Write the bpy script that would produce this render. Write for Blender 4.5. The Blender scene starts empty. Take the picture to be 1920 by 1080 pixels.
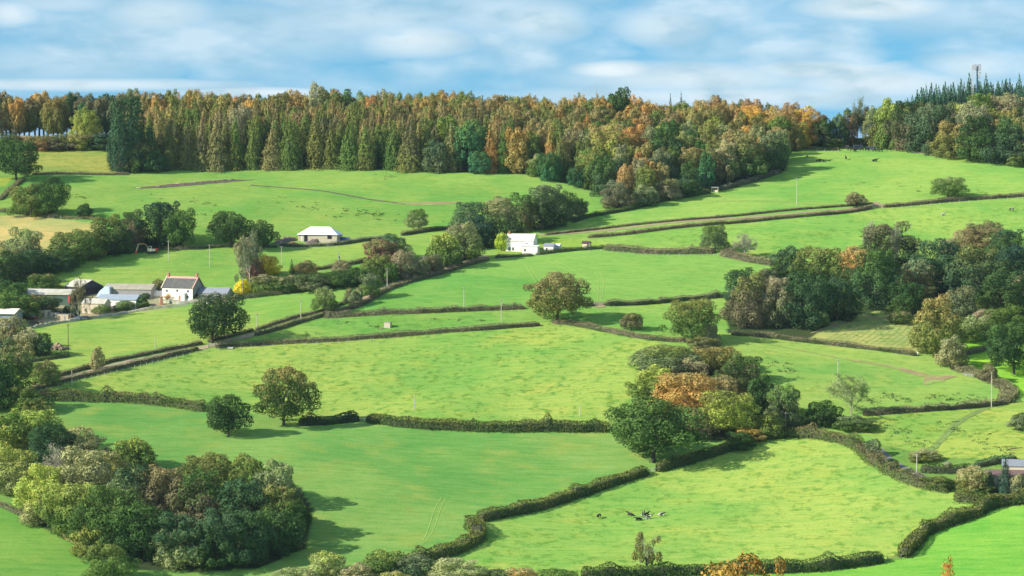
import bpy, math, random
import numpy as np
from mathutils import Vector, Matrix
random.seed(7)
RNG = np.random.default_rng(11)
sc = bpy.context.scene
COL = sc.collection
R = math.radians

# ------------------------------------------------------------------ camera geometry
F = 5400.0                       # focal length in pixels of a 1920 wide photograph
TILT = math.atan(285 / F)
CZ = 150.0                       # camera height in the world
FWD = np.array([0, math.cos(TILT), -math.sin(TILT)])
UPV = np.array([0, math.sin(TILT), math.cos(TILT)])
SUN_TRAVEL = Vector((1.0, 0.34, -0.62)).normalized()


def ss(v, a, b):
    t = np.clip((v - a) / (b - a), 0, 1)
    return t * t * (3 - 2 * t)


# ------------------------------------------------------------------ terrain height
_cy = [-6000, -3000, -200, 0, 50, 150, 300, 500, 650, 760, 850, 1480, 1545, 1600, 1700, 2000, 3000, 40000]
_cz = [-60, -20, -8, -3, -12, -33, -80, -128, -148, -145, -130, -10.3, -0.5, -0.5, -12, -60, -90, -90]
_ty = np.arange(-600, 2600, 2.0)
_tz = np.interp(_ty, _cy, _cz)
_k = np.exp(-0.5 * (np.arange(-30, 31) * 2 / 16.0) ** 2)
_k /= _k.sum()
_tzs = np.convolve(np.pad(_tz, 30, mode='edge'), _k, mode='valid')
_py = np.concatenate([[-6000, -3000], _ty, [3000, 40000]])
_pz = np.concatenate([[-60, -20], _tzs, [-90, -90]])


def H(x, y):
    x = np.asarray(x, float); y = np.asarray(y, float)
    z = np.interp(y, _py, _pz)
    m = ss(y, 700, 830) * (1 - 0.85 * ss(y, 1380, 1480))
    u = 2.2 * np.sin(x / 70 + 1.0) * np.sin(y / 85 + .5) + 1.3 * np.sin((x * 1.0 + y) / 46 + 2) \
        + .8 * np.sin((x * .8 - y) / 33 + 1) + .25 * np.sin(x / 13 + y / 17) + .2 * np.sin(x / 9 - y / 12 + 2)
    z = z + u * m
    z = z + 14 * ss(x, 165, 265) * ss(y, 1500, 1610) * (1 - ss(y, 1700, 2100))
    z = z - 3.0 * np.exp(-((x - 185) / 26) ** 2) * ss(y, 1470, 1540)
    return z + CZ


_Y = np.arange(760, 1720, 1.0)


def P(px, py):
    """point of the hillside seen at a pixel of the 1920 x 1080 photograph"""
    d = np.array([1, 0, 0]) * (px - 960) / F + FWD - UPV * (py - 540) / F
    t = _Y / d[1]
    g = CZ + d[2] * t - H(d[0] * t, _Y)
    i = np.where(g <= 0)[0]
    if len(i) == 0:
        k = len(_Y) - 100
        yy = _Y[k]
    else:
        k = i[0]
        yy = _Y[k] if k == 0 else _Y[k - 1] + g[k - 1] / (g[k - 1] - g[k] + 1e-9)
    tt = yy / d[1]
    x = d[0] * tt
    return Vector((x, yy, float(H(x, yy))))


def at(px, y):
    """ground point at distance y in the direction of a photo column"""
    t = y / FWD[1]
    x = (px - 960) / F * t
    return Vector((x, y, float(H(x, y))))


def project(x, y, z):
    dz = z - CZ
    f = y * FWD[1] + dz * FWD[2]
    u = y * UPV[1] + dz * UPV[2]
    f = np.where(np.abs(f) < 1, 1, f)
    return 960 + F * x / f, 540 - F * u / f


def mpp(p):
    return p.y / F / FWD[1] * 1.0


# ------------------------------------------------------------------ object helpers
def link(o, parent=None):
    COL.objects.link(o)
    if parent is not None:
        o.parent = parent
    return o


def tag(o, label=None, cat=None, group=None, kind=None):
    if label: o['label'] = label
    if cat: o['category'] = cat
    if group: o['group'] = group
    if kind: o['kind'] = kind
    return o


def empty(name, loc, rz=0.0, label=None, cat=None, group=None):
    o = bpy.data.objects.new(name, None)
    o.empty_display_size = .5
    link(o)
    o.location = loc
    o.rotation_euler = (0, 0, rz)
    return tag(o, label, cat, group)


def np_mesh(name, verts, faces, mats=(), fattr=None, mi=None, smooth=False):
    """verts (n,3); faces (m,k) equal sized"""
    me = bpy.data.meshes.new(name)
    verts = np.asarray(verts, np.float32); faces = np.asarray(faces, np.int32)
    n, k = faces.shape
    me.vertices.add(len(verts)); me.vertices.foreach_set('co', verts.ravel())
    me.loops.add(n * k); me.loops.foreach_set('vertex_index', faces.ravel())
    me.polygons.add(n); me.polygons.foreach_set('loop_start', np.arange(0, n * k, k, dtype=np.int32))
    if mi is not None: me.polygons.foreach_set('material_index', np.asarray(mi, np.int32))
    me.update(calc_edges=True)
    if smooth: me.polygons.foreach_set('use_smooth', np.ones(n, bool))
    for key, val in (fattr or {}).items():
        a = me.attributes.new(key, 'FLOAT', 'FACE'); a.data.foreach_set('value', np.asarray(val, np.float32))
    for m in mats: me.materials.append(m)
    me.validate()
    return me


def meshobj(name, me, parent=None, loc=None, rot=None, scale=None):
    o = bpy.data.objects.new(name, me)
    link(o, parent)
    if loc is not None: o.location = loc
    if rot is not None: o.rotation_euler = rot
    if scale is not None: o.scale = scale
    return o


class MB:
    """collects solids and builds them as one mesh"""
    def __init__(s): s.v = []; s.f = []; s.m = []

    def add(s, vs, fs, m=0):
        b = len(s.v); s.v += [tuple(v) for v in vs]; s.f += [[b + i for i in f] for f in fs]; s.m += [m] * len(fs)
        return s

    def box(s, x0, x1, y0, y1, z0, z1, m=0, M=None):
        vs = [(x, y, z) for z in (z0, z1) for (x, y) in ((x0, y0), (x1, y0), (x1, y1), (x0, y1))]
        if M is not None: vs = [M @ Vector(v) for v in vs]
        return s.add(vs, [(3, 2, 1, 0), (4, 5, 6, 7), (0, 1, 5, 4), (1, 2, 6, 5), (2, 3, 7, 6), (3, 0, 4, 7)], m)

    def prism(s, prof, y0, y1, m=0, M=None):
        """profile in x,z extruded along y"""
        n = len(prof)
        vs = [(x, y0, z) for x, z in prof] + [(x, y1, z) for x, z in prof]
        if M is not None: vs = [M @ Vector(v) for v in vs]
        fs = [tuple(range(n)), tuple(range(2 * n - 1, n - 1, -1))] + [(i, i + n, (i + 1) % n + n, (i + 1) % n) for i in range(n)]
        return s.add(vs, fs, m)

    def prism_x(s, prof, x0, x1, m=0):
        """profile in y,z extruded along x"""
        n = len(prof)
        vs = [(x0, y, z) for y, z in prof] + [(x1, y, z) for y, z in prof]
        fs = [tuple(range(n))[::-1], tuple(range(n, 2 * n))] + [(i, (i + 1) % n, (i + 1) % n + n, i + n) for i in range(n)]
        return s.add(vs, fs, m)

    def tube(s, a, b, r0, r1=None, n=6, m=0, cap=True):
        a = Vector(a); b = Vector(b); r1 = r0 if r1 is None else r1
        d = (b - a).normalized()
        t = d.cross(Vector((0, 0, 1)) if abs(d.z) < .9 else Vector((1, 0, 0))).normalized(); q = d.cross(t)
        vs = []
        for c, r in ((a, r0), (b, r1)):
            for i in range(n):
                an = 2 * math.pi * i / n
                vs.append(c + t * math.cos(an) * r + q * math.sin(an) * r)
        fs = [(i, (i + 1) % n, (i + 1) % n + n, i + n) for i in range(n)]
        if cap: fs += [tuple(range(n))[::-1], tuple(range(n, 2 * n))]
        return s.add(vs, fs, m)

    def path(s, pts, rs, n=6, m=0):
        for i in range(len(pts) - 1):
            s.tube(pts[i], pts[i + 1], rs[i], rs[i + 1], n, m, cap=(i == len(pts) - 2))
        return s

    def mesh(s, name, *mats):
        me = bpy.data.meshes.new(name)
        me.from_pydata(s.v, [], s.f); me.update()
        me.polygons.foreach_set('material_index', s.m)
        for m in mats: me.materials.append(m)
        return me

    def build(s, name, mats, parent=None, loc=None, rz=None):
        if not isinstance(mats, (list, tuple)): mats = [mats]
        return meshobj(name, s.mesh(name, *mats), parent, loc, None if rz is None else (0, 0, rz))


# ------------------------------------------------------------------ materials
def new_mat(name):
    m = bpy.data.materials.new(name); m.use_nodes = True
    nt = m.node_tree; nt.nodes.clear()
    out = nt.nodes.new('ShaderNodeOutputMaterial')
    return m, nt, out


def N(nt, t, **kw):
    n = nt.nodes.new(t)
    for k, v in kw.items():
        if k.startswith('_'): setattr(n, k[1:], v)
        else: n.inputs[k.replace('_', ' ')].default_value = v
    return n


def mixc(nt, blend='MIX', fac=.5, a=None, b=None):
    n = nt.nodes.new('ShaderNodeMix'); n.data_type = 'RGBA'; n.blend_type = blend
    for sock, v in ((n.inputs[0], fac), (n.inputs[6], a), (n.inputs[7], b)):
        if v is None: continue
        if hasattr(v, 'links'): nt.links.new(v, sock)
        elif isinstance(v, (tuple, list)): sock.default_value = (*v[:3], 1)
        else: sock.default_value = v
    return n.outputs[2]


def mathn(nt, op, a, b=None, c=None, clamp=False):
    n = nt.nodes.new('ShaderNodeMath'); n.operation = op; n.use_clamp = clamp
    for i, v in enumerate((a, b, c)):
        if v is None: continue
        if hasattr(v, 'links'): nt.links.new(v, n.inputs[i])
        else: n.inputs[i].default_value = v
    return n.outputs[0]


def mrange(nt, v, a, b, c=0., d=1.):
    n = nt.nodes.new('ShaderNodeMapRange'); n.clamp = True
    nt.links.new(v, n.inputs[0])
    for i, q in enumerate((a, b, c, d)): n.inputs[i + 1].default_value = q
    return n.outputs[0]


def noise(nt, vec, scale, detail=3, rough=.55):
    n = N(nt, 'ShaderNodeTexNoise', Scale=scale, Detail=detail, Roughness=rough)
    if vec is not None: nt.links.new(vec, n.inputs['Vector'])
    return n.outputs['Fac']


def plain(name, col, rough=.85, var=.18, scale=2.5, metal=0., spec=.3, second=None):
    m, nt, out = new_mat(name)
    tc = nt.nodes.new('ShaderNodeTexCoord')
    f = noise(nt, tc.outputs['Object'], scale, 4, .65)
    dark = tuple(c * (1 - var) for c in col); lite = tuple(min(1, c * (1 + var)) for c in col)
    c = mixc(nt, 'MIX', mrange(nt, f, .3, .7), dark, lite)
    if second:
        g = noise(nt, tc.outputs['Object'], scale * .35, 3, .6)
        c = mixc(nt, 'MIX', mrange(nt, g, .48, .62), c, second)
    b = N(nt, 'ShaderNodeBsdfPrincipled', Roughness=rough, Metallic=metal)
    b.inputs['Specular IOR Level'].default_value = spec
    nt.links.new(c, b.inputs['Base Color']); nt.links.new(b.outputs[0], out.inputs[0])
    return m


def leaf_material(name='foliage', translucent=.10):
    m, nt, out = new_mat(name)
    oi = nt.nodes.new('ShaderNodeObjectInfo')
    ta = nt.nodes.new('ShaderNodeAttribute'); ta.attribute_type = 'OBJECT'; ta.attribute_name = 'tint'
    tm = nt.nodes.new('ShaderNodeAttribute'); tm.attribute_type = 'OBJECT'; tm.attribute_name = 'tint_mix'
    rn = nt.nodes.new('ShaderNodeAttribute'); rn.attribute_type = 'GEOMETRY'; rn.attribute_name = 'rnd'
    hg = nt.nodes.new('ShaderNodeAttribute'); hg.attribute_type = 'GEOMETRY'; hg.attribute_name = 'hgt'
    geo = nt.nodes.new('ShaderNodeNewGeometry')
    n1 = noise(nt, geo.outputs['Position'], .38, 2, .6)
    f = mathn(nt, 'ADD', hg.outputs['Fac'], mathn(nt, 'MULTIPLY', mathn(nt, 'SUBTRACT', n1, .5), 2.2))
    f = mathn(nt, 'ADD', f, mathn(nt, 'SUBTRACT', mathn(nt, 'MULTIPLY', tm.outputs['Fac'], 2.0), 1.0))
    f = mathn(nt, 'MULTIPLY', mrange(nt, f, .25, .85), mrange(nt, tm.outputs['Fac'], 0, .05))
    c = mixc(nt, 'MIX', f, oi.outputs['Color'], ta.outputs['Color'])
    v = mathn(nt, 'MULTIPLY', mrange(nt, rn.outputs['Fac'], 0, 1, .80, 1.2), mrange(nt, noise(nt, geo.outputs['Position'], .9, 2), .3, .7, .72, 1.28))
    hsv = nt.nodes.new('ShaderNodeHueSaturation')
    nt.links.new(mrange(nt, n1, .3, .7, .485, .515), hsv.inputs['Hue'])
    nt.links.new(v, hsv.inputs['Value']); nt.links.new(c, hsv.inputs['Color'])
    d = nt.nodes.new('ShaderNodeBsdfDiffuse'); nt.links.new(hsv.outputs[0], d.inputs[0])
    t = nt.nodes.new('ShaderNodeBsdfTranslucent'); nt.links.new(hsv.outputs[0], t.inputs[0])
    mx = nt.nodes.new('ShaderNodeMixShader'); mx.inputs[0].default_value = translucent
    nt.links.new(d.outputs[0], mx.inputs[1]); nt.links.new(t.outputs[0], mx.inputs[2])
    nt.links.new(mx.outputs[0], out.inputs[0])
    return m


LEAF = leaf_material()
BARK = plain('bark', (.10, .085, .065), .95, .25, 3)
PALE_BARK = plain('pale_bark', (.33, .31, .25), .9, .2, 3)
WOOD = plain('weathered_wood', (.30, .27, .22), .9, .2, 4)

# colours of leaves (linear albedo)
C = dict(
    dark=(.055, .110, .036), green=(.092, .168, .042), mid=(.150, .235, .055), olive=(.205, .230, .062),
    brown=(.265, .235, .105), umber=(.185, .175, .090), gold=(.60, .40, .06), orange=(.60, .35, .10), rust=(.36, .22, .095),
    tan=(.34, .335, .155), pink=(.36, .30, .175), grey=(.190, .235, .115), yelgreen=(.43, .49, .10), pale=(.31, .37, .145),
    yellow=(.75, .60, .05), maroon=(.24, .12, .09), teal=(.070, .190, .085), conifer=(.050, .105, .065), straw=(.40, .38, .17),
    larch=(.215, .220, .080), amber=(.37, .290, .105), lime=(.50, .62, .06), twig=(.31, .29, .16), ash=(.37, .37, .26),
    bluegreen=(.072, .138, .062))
SKY_STR = .142; SUN_E = 4.7; EXPO = .75; HAZE = .000022
SKY_TINT = (.335, .63, .66)
CLOUD_WHITE = (3.7, 4.15, 4.35); CLOUD_GREY = (2.15, 2.95, 3.4)
# direction given by photo pixel, radii in pixels, strength
CLOUDS = [
    (25, 30, 70, 30, 1.0), (110, 10, 160, 24, .7), (300, 30, 130, 44, .85), (500, 60, 330, 60, .62), (120, 120, 260, 44, .60), (780, 76, 130, 40, 1.0), (700, 40, 260, 44, .75), (930, 25, 160, 60, .72), (1010, 40, 110, 50, .9),
    (1240, 50, 110, 44, .9), (1330, 90, 130, 40, .5), (1640, 16, 170, 30, 1.15), (1840, 30, 300, 44, .6), (1500, 40, 200, 60, .35), (150, 160, 360, 14, 1.0), (480, 174, 200, 12, 1.1),
    (1150, 132, 90, 20, 1.3), (1300, 148, 280, 36, 1.0), (1540, 132, 190, 22, 1.1), (1650, 158, 220, 34, 1.05), (1830, 126, 110, 34, .9), (1350, 182, 460, 26, 1.0), (1850, 180, 200, 34, .85),
]
# ------------------------------------------------------------------ foliage meshes
def unit(v):
    return v / (np.linalg.norm(v, axis=-1, keepdims=True) + 1e-9)


def cards(C_, Nn, size, asp, rng, jit=.38):
    n = len(C_)
    nn = unit(Nn + rng.normal(0, jit, (n, 3)))
    t = unit(np.cross(nn, rng.normal(0, 1, (n, 3)))); b = np.cross(nn, t)
    s = (np.asarray(size) * rng.uniform(.6, 1.35, n))[:, None] * .5
    bend = nn * s * rng.uniform(-.35, .35, (n, 1))
    v = np.stack([C_ - t * s + bend, C_ - b * s * asp, C_ + t * s + bend, C_ + b * s * asp], 1).reshape(-1, 3)
    return v, np.arange(4 * n).reshape(-1, 4)


def crown_mesh(name, seed, n_cards, card, lobes, z0=.14, rad=(.5, .5), lobe_r=(.12, .19), flat=.0, skew=.12, hole=.0):
    rng = np.random.default_rng(seed)
    zc = (z0 + 1) / 2; rz = (1 - z0) / 2
    off = rng.normal(0, skew, 3) * np.array([.5, .5, 0])
    L = []
    tries = 0
    while len(L) < lobes and tries < 8000:
        tries += 1
        d = unit(rng.normal(0, 1, 3))
        r = rng.uniform(.45, 1) ** .4
        lr = rng.uniform(*lobe_r)
        c = d * r
        # envelope radius, a domed top and a flatter underside
        wob = .92 + .20 * math.sin(3 * math.atan2(d[1], d[0]) + seed) * (1 - abs(d[2])) + .12 * math.sin(7 * math.atan2(d[1], d[0]) + 3 * d[2] + seed * 2.3) + .12 * math.sin(10 * d[2] + seed * 1.7)
        x, y, z = c * wob
        if z < 0: x, y = x * (1 + .35 * -z), y * (1 + .35 * -z)
        if z < -.8 + flat: continue
        p = np.array([x * (rad[0] - lr * .8), y * (rad[1] - lr * .8), zc + z * (rz - lr * .75)])
        p[:2] += off[:2] * (z + 1) * .3
        if hole and rng.random() < hole and r > .7: continue
        if all(np.linalg.norm(p - q[0]) > (lr + q[1]) * .52 for q in L): L.append((p, lr))
    P0 = np.array([l[0] for l in L]); R0 = np.array([l[1] for l in L])
    w = R0 ** 2 / (R0 ** 2).sum()
    cs, ns = [], []
    need = n_cards
    while need > 0:
        k = rng.choice(len(L), need * 2, p=w)
        d = unit(rng.normal(0, 1, (need * 2, 3)) + np.array([0, 0, .25]))
        bump = 1 + .16 * np.sin(d[:, 0] * 9 + k) * np.sin(d[:, 1] * 8 + k * 2) + .1 * np.sin(d[:, 2] * 13 + k)
        p = P0[k] + d * (R0[k] * bump * rng.uniform(.82, 1.06, need * 2))[:, None] * np.array([1, 1, .85])
        dd = np.linalg.norm(p[:, None, :] - P0[None], axis=2) / R0[None]
        dd[np.arange(len(k)), k] = 9
        keep = (dd.min(1) > .86) | (rng.random(len(k)) < .04)
        keep &= p[:, 2] > .0
        p, d = p[keep][:need], d[keep][:need]
        cs.append(p); ns.append(d); need -= len(p)
        if len(p) == 0: break
    Cc = np.concatenate(cs); Nn = np.concatenate(ns)
    for ax in (0, 1):
        lo, hi = np.percentile(Cc[:, ax], 1), np.percentile(Cc[:, ax], 99)
        Cc[:, ax] = (Cc[:, ax] - (lo + hi) / 2) / (hi - lo)
    lo, hi = np.percentile(Cc[:, 2], .8), Cc[:, 2].max()
    Cc[:, 2] = z0 + (Cc[:, 2] - lo) / (hi - lo) * (1 - z0)
    v, f = cards(Cc, Nn, card, .72, rng)
    hgt = np.clip((Cc[:, 2] - z0) / (1 - z0), 0, 1)
    return np_mesh(name, v, f, [LEAF], dict(rnd=rng.random(len(Cc)), hgt=hgt))


def conifer_mesh(name, seed, n, card, base=.04, power=.85, tiers=22, droop=.10, sparse_top=False):
    rng = np.random.default_rng(seed)
    cs, ns, rr = [], [], []
    zt = np.linspace(base, .985, tiers)
    tw = (1 - zt) ** 1.3 + .05
    for i, z in enumerate(zt):
        L = (.5 * (1 - z) ** power * rng.uniform(.78, 1.15) + .012) if power > .7 else (.5 * (1 - z ** 1.7) ** .85 * rng.uniform(.62, 1.2) + .035)
        nb = max(4, int(9 * (1 - z) + 4))
        a0 = rng.uniform(0, 6.3)
        m = int(n * tw[i] / tw.sum())
        if sparse_top and z > .55: m = int(m * .6)
        k = rng.integers(0, nb, m)
        bl = rng.uniform(.72, 1.15, nb)
        a = a0 + k * 2 * math.pi / nb + rng.normal(0, .16, m)
        q = rng.uniform(.2, 1, m) ** .5
        r = L * q * bl[k]
        zz = z - droop * q * q * (L * 1.3) + rng.normal(0, (.35 if power > .7 else .6) / tiers, m)
        cs.append(np.stack([np.cos(a) * r, np.sin(a) * r, zz], 1))
        ns.append(np.stack([np.cos(a) * .7, np.sin(a) * .7, np.full(m, .55)], 1))
        rr.append(q)
    Cc = np.concatenate(cs); Nn = unit(np.concatenate(ns))
    v, f = cards(Cc * np.array([1, 1, 1]), Nn, card, .55, rng, .4)
    return np_mesh(name, v, f, [LEAF], dict(rnd=rng.random(len(Cc)), hgt=np.clip(Cc[:, 2], 0, 1)))


def limbs(rng, n_main=7, h=1., spread=.38, z0=.12, levels=3, r0=.03):
    """a branching skeleton in unit space: list of (a, b, ra, rb)"""
    out = []

    def grow(p, d, ln, r, lv):
        q = p
        for s in range(3):
            d = (d + Vector(rng.normal(0, .16, 3)) + Vector((0, 0, .06))).normalized()
            q2 = q + d * ln / 3
            out.append((q, q2, r * (1 - s * .2), r * (1 - (s + 1) * .2)))
            if lv > 0 and s > 0:
                for _ in range(2):
                    dd = (d + Vector(rng.normal(0, .75, 3))).normalized()
                    grow(q2, dd, ln * rng.uniform(.45, .68), r * .45, lv - 1)
            q = q2
    top = Vector((rng.normal(0, .02), rng.normal(0, .02), h * .42))
    out.append((Vector((0, 0, -.02)), Vector((0, 0, z0)), r0 * 1.35, r0))
    out.append((Vector((0, 0, z0)), top, r0, r0 * .7))
    for i in range(n_main):
        a = 2 * math.pi * i / n_main + rng.normal(0, .3)
        s = rng.uniform(z0, h * .42)
        d = Vector((math.cos(a) * spread * 1.6, math.sin(a) * spread * 1.6, rng.uniform(.35, 1.1))).normalized()
        grow(Vector((0, 0, s)), d, rng.uniform(.28, .42), r0 * .5, levels - 1)
    grow(top, Vector((0, 0, 1)), .4, r0 * .6, levels - 1)
    return out


def trunk_mesh(name, seed, n_main=6, z0=.16, r0=.03, top=.6, bark=None):
    rng = np.random.default_rng(seed)
    mb = MB()
    for a, b, ra, rb in limbs(rng, n_main, 1, .38, z0, 1, r0):
        mb.tube(a, b, ra, rb, 6, 0, False)
    return mb.mesh(name, bark or BARK)


def pole_trunk(name, r0=.018, bark=None):
    mb = MB(); mb.path([(0, 0, -.02), (.002, 0, .3), (-.003, .002, .65), (0, 0, .95)], [r0 * 1.3, r0, r0 * .6, r0 * .15], 6)
    return mb.mesh(name, bark or BARK)


def twig_mesh(name, seed, fuzz=5000, card=.05, leaf_frac=0.):
    """leafless twiggy crown: fine branches plus a haze of thin twigs"""
    rng = np.random.default_rng(seed)
    segs = [s for s in limbs(rng, 8, 1, .4, .14, 3, .02)]
    fine = segs[len(segs) // 8:]
    pts = np.array([list(s[1]) for s in fine]); dr = np.array([list((s[1] - s[0]).normalized()) for s in fine])
    k = rng.integers(0, len(pts), fuzz)
    c = pts[k] + rng.normal(0, .03, (fuzz, 3))
    d = unit(dr[k] + rng.normal(0, .7, (fuzz, 3)))
    s = card * rng.uniform(.5, 1.3, fuzz)[:, None]
    w = unit(np.cross(d, rng.normal(0, 1, (fuzz, 3)))) * card * .10
    v = np.stack([c - w, c + w, c + d * s + w * .4, c + d * s - w * .4], 1).reshape(-1, 3)
    lo, hi = v[:, 2].min(), v[:, 2].max()
    hgt = np.clip(c[:, 2], 0, 1)
    me = np_mesh(name, v, np.arange(4 * fuzz).reshape(-1, 4), [LEAF], dict(rnd=rng.random(fuzz), hgt=hgt))
    mb = MB()
    for a, b, ra, rb in segs:
        mb.tube(a, b, max(ra, .0022), max(rb, .0018), 4, 0, False)
    return me, mb.mesh(name + '_branches', PALE_BARK)


LIB = {}
for i in range(4):
    LIB['oak_l', i] = crown_mesh('oak_crown', 20 + i, 17000, .026, 50, .15, lobe_r=(.065, .17), flat=.0, hole=.12)
    LIB['oak_m', i] = crown_mesh('oak_crown_medium', 30 + i, 9000, .037, 36, .15, lobe_r=(.075, .19), hole=.1)
    LIB['oak_s', i] = crown_mesh('oak_crown_small', 40 + i, 3800, .056, 20, .14, lobe_r=(.13, .21), hole=.1)
    LIB['wood_l', i] = crown_mesh('wood_crown', 50 + i, 15000, .028, 44, -.02, lobe_r=(.07, .18))
    LIB['wood_m', i] = crown_mesh('wood_crown_medium', 60 + i, 8500, .040, 32, -.02, lobe_r=(.085, .20))
    LIB['wood_s', i] = crown_mesh('wood_crown_small', 70 + i, 3800, .058, 22, -.02, lobe_r=(.14, .22))
    LIB['larch', i] = conifer_mesh('larch_crown', 80 + i, 6500, .046, .03, .58, 15, .16)
    LIB['spruce', i] = conifer_mesh('spruce_crown', 90 + i, 5200, .055, .02, .72, 14, .2, True)
    LIB['trunk', i] = trunk_mesh('trunk', 100 + i)
LIB['pole', 0] = pole_trunk('straight_trunk')
for i in range(3):
    LIB['twig', i] = twig_mesh('twig_crown', 120 + i)
    LIB['beech', i] = crown_mesh('beech_crown', 130 + i, 7500, .040, 30, .26, lobe_r=(.13, .20))

LIB['nearleaf', 0] = crown_mesh('sapling_leaves', 150, 8000, .019, 34, .30, lobe_r=(.035, .10), hole=.5)
LIB['nearleaf', 1] = crown_mesh('sapling_leaves', 151, 7000, .019, 34, .30, lobe_r=(.035, .09), hole=.5)
LIB['sparse', 0] = crown_mesh('sparse_crown', 163, 2600, .045, 15, .22, lobe_r=(.05, .12), hole=.35)
NAMEOF = dict(sparse='oak_tree', oak='oak_tree', wood='broadleaf_tree', larch='larch_tree', spruce='spruce_tree', twig='bare_tree', bush='bush', beech='beech_tree')
_cnt = [0]


def col_var(c, s=.12):
    k = 1 + random.uniform(-s, s)
    return tuple(max(.004, v * k * (1 + random.uniform(-s * .5, s * .5))) for v in c)


def tree(form, p, w, h, col, label, tint=None, tm=.0, group=None, name=None, cat=None, rot=None, var=.12, leafy=True):
    """p ground point, w and h in metres"""
    _cnt[0] += 1
    i = _cnt[0]
    rz = random.uniform(0, 6.28) if rot is None else rot
    cname = C[col] if isinstance(col, str) else col
    nm = name or NAMEOF[form]
    root = empty(nm, (p.x, p.y, p.z - .15), rz, label, cat or ('bush' if form == 'bush' else 'tree'), group)
    depth = w * random.uniform(.9, 1.1)
    sc3 = (w, depth, h)
    if form == 'twig':
        me, br = LIB['twig', i % 3]
        crown = meshobj('twigs', me, root, scale=sc3)
        meshobj('branches', br, root, scale=sc3)
    else:
        if form in ('larch', 'spruce'):
            me = LIB[form, i % 4]
        elif form == 'beech':
            me = LIB['beech', i % 3]
        elif form == 'sparse':
            me = LIB['sparse', 0]
            meshobj('branches', LIB['twig', 0][1], root, scale=sc3)
        elif form == 'nearleaf':
            me = LIB['nearleaf', i % 2]
        else:
            fam = 'oak' if form == 'oak' else 'wood'
            me = LIB[fam + '_' + ('l' if w > 15 else 'm' if w > 9 else 's'), i % 4]
        crown = meshobj('foliage' if form == 'bush' else 'crown', me, root, scale=sc3)
        if form in ('larch', 'spruce'):
            meshobj('trunk', LIB['pole', 0].copy() if False else LIB['pole', 0], root, scale=(h * .7, h * .7, h * .97))
        elif form == 'beech':
            meshobj('trunk', LIB['pole', 0], root, scale=(h, h, h * .7))
        else:
            meshobj('stem' if form == 'bush' else 'trunk', LIB['trunk', i % 4], root, scale=(w * .8, w * .8, h * .8))
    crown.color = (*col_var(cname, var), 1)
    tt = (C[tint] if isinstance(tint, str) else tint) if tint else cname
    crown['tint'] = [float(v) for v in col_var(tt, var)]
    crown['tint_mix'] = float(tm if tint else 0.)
    return root


def T(form, px, py, wp, hp, col, label, tint=None, tm=.5, **kw):
    """tree given by the photo pixel of its foot and its size in photo pixels"""
    p = P(px, py); m = mpp(p)
    return tree(form, p, wp * m, hp * m, col, label, tint, tm, **kw)


# ------------------------------------------------------------------ hedges, tracks
def resample(pts, step):
    pts = np.array([[p[0], p[1]] for p in pts])
    # smooth with Catmull-Rom
    q = []
    for i in range(len(pts) - 1):
        p0 = pts[max(i - 1, 0)]; p1 = pts[i]; p2 = pts[i + 1]; p3 = pts[min(i + 2, len(pts) - 1)]
        for t in np.linspace(0, 1, 12, endpoint=False):
            q.append(.5 * ((2 * p1) + (-p0 + p2) * t + (2 * p0 - 5 * p1 + 4 * p2 - p3) * t * t + (-p0 + 3 * p1 - 3 * p2 + p3) * t ** 3))
    q.append(pts[-1]); q = np.array(q)
    d = np.concatenate([[0], np.cumsum(np.linalg.norm(np.diff(q, axis=0), axis=1))])
    s = np.arange(0, d[-1], step) if d[-1] > step else np.array([0, d[-1]])
    s = np.append(s, d[-1])
    return np.stack([np.interp(s, d, q[:, 0]), np.interp(s, d, q[:, 1])], 1), s


def normals2(q):
    t = np.gradient(q, axis=0); t /= np.linalg.norm(t, axis=1, keepdims=True) + 1e-9
    return np.stack([-t[:, 1], t[:, 0]], 1)


def wpath(pix):
    return [(P(a, b).x, P(a, b).y) for a, b in pix]


CORE = plain('hedge_core', (.075, .085, .045), .95, .3, 1.2)


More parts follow.
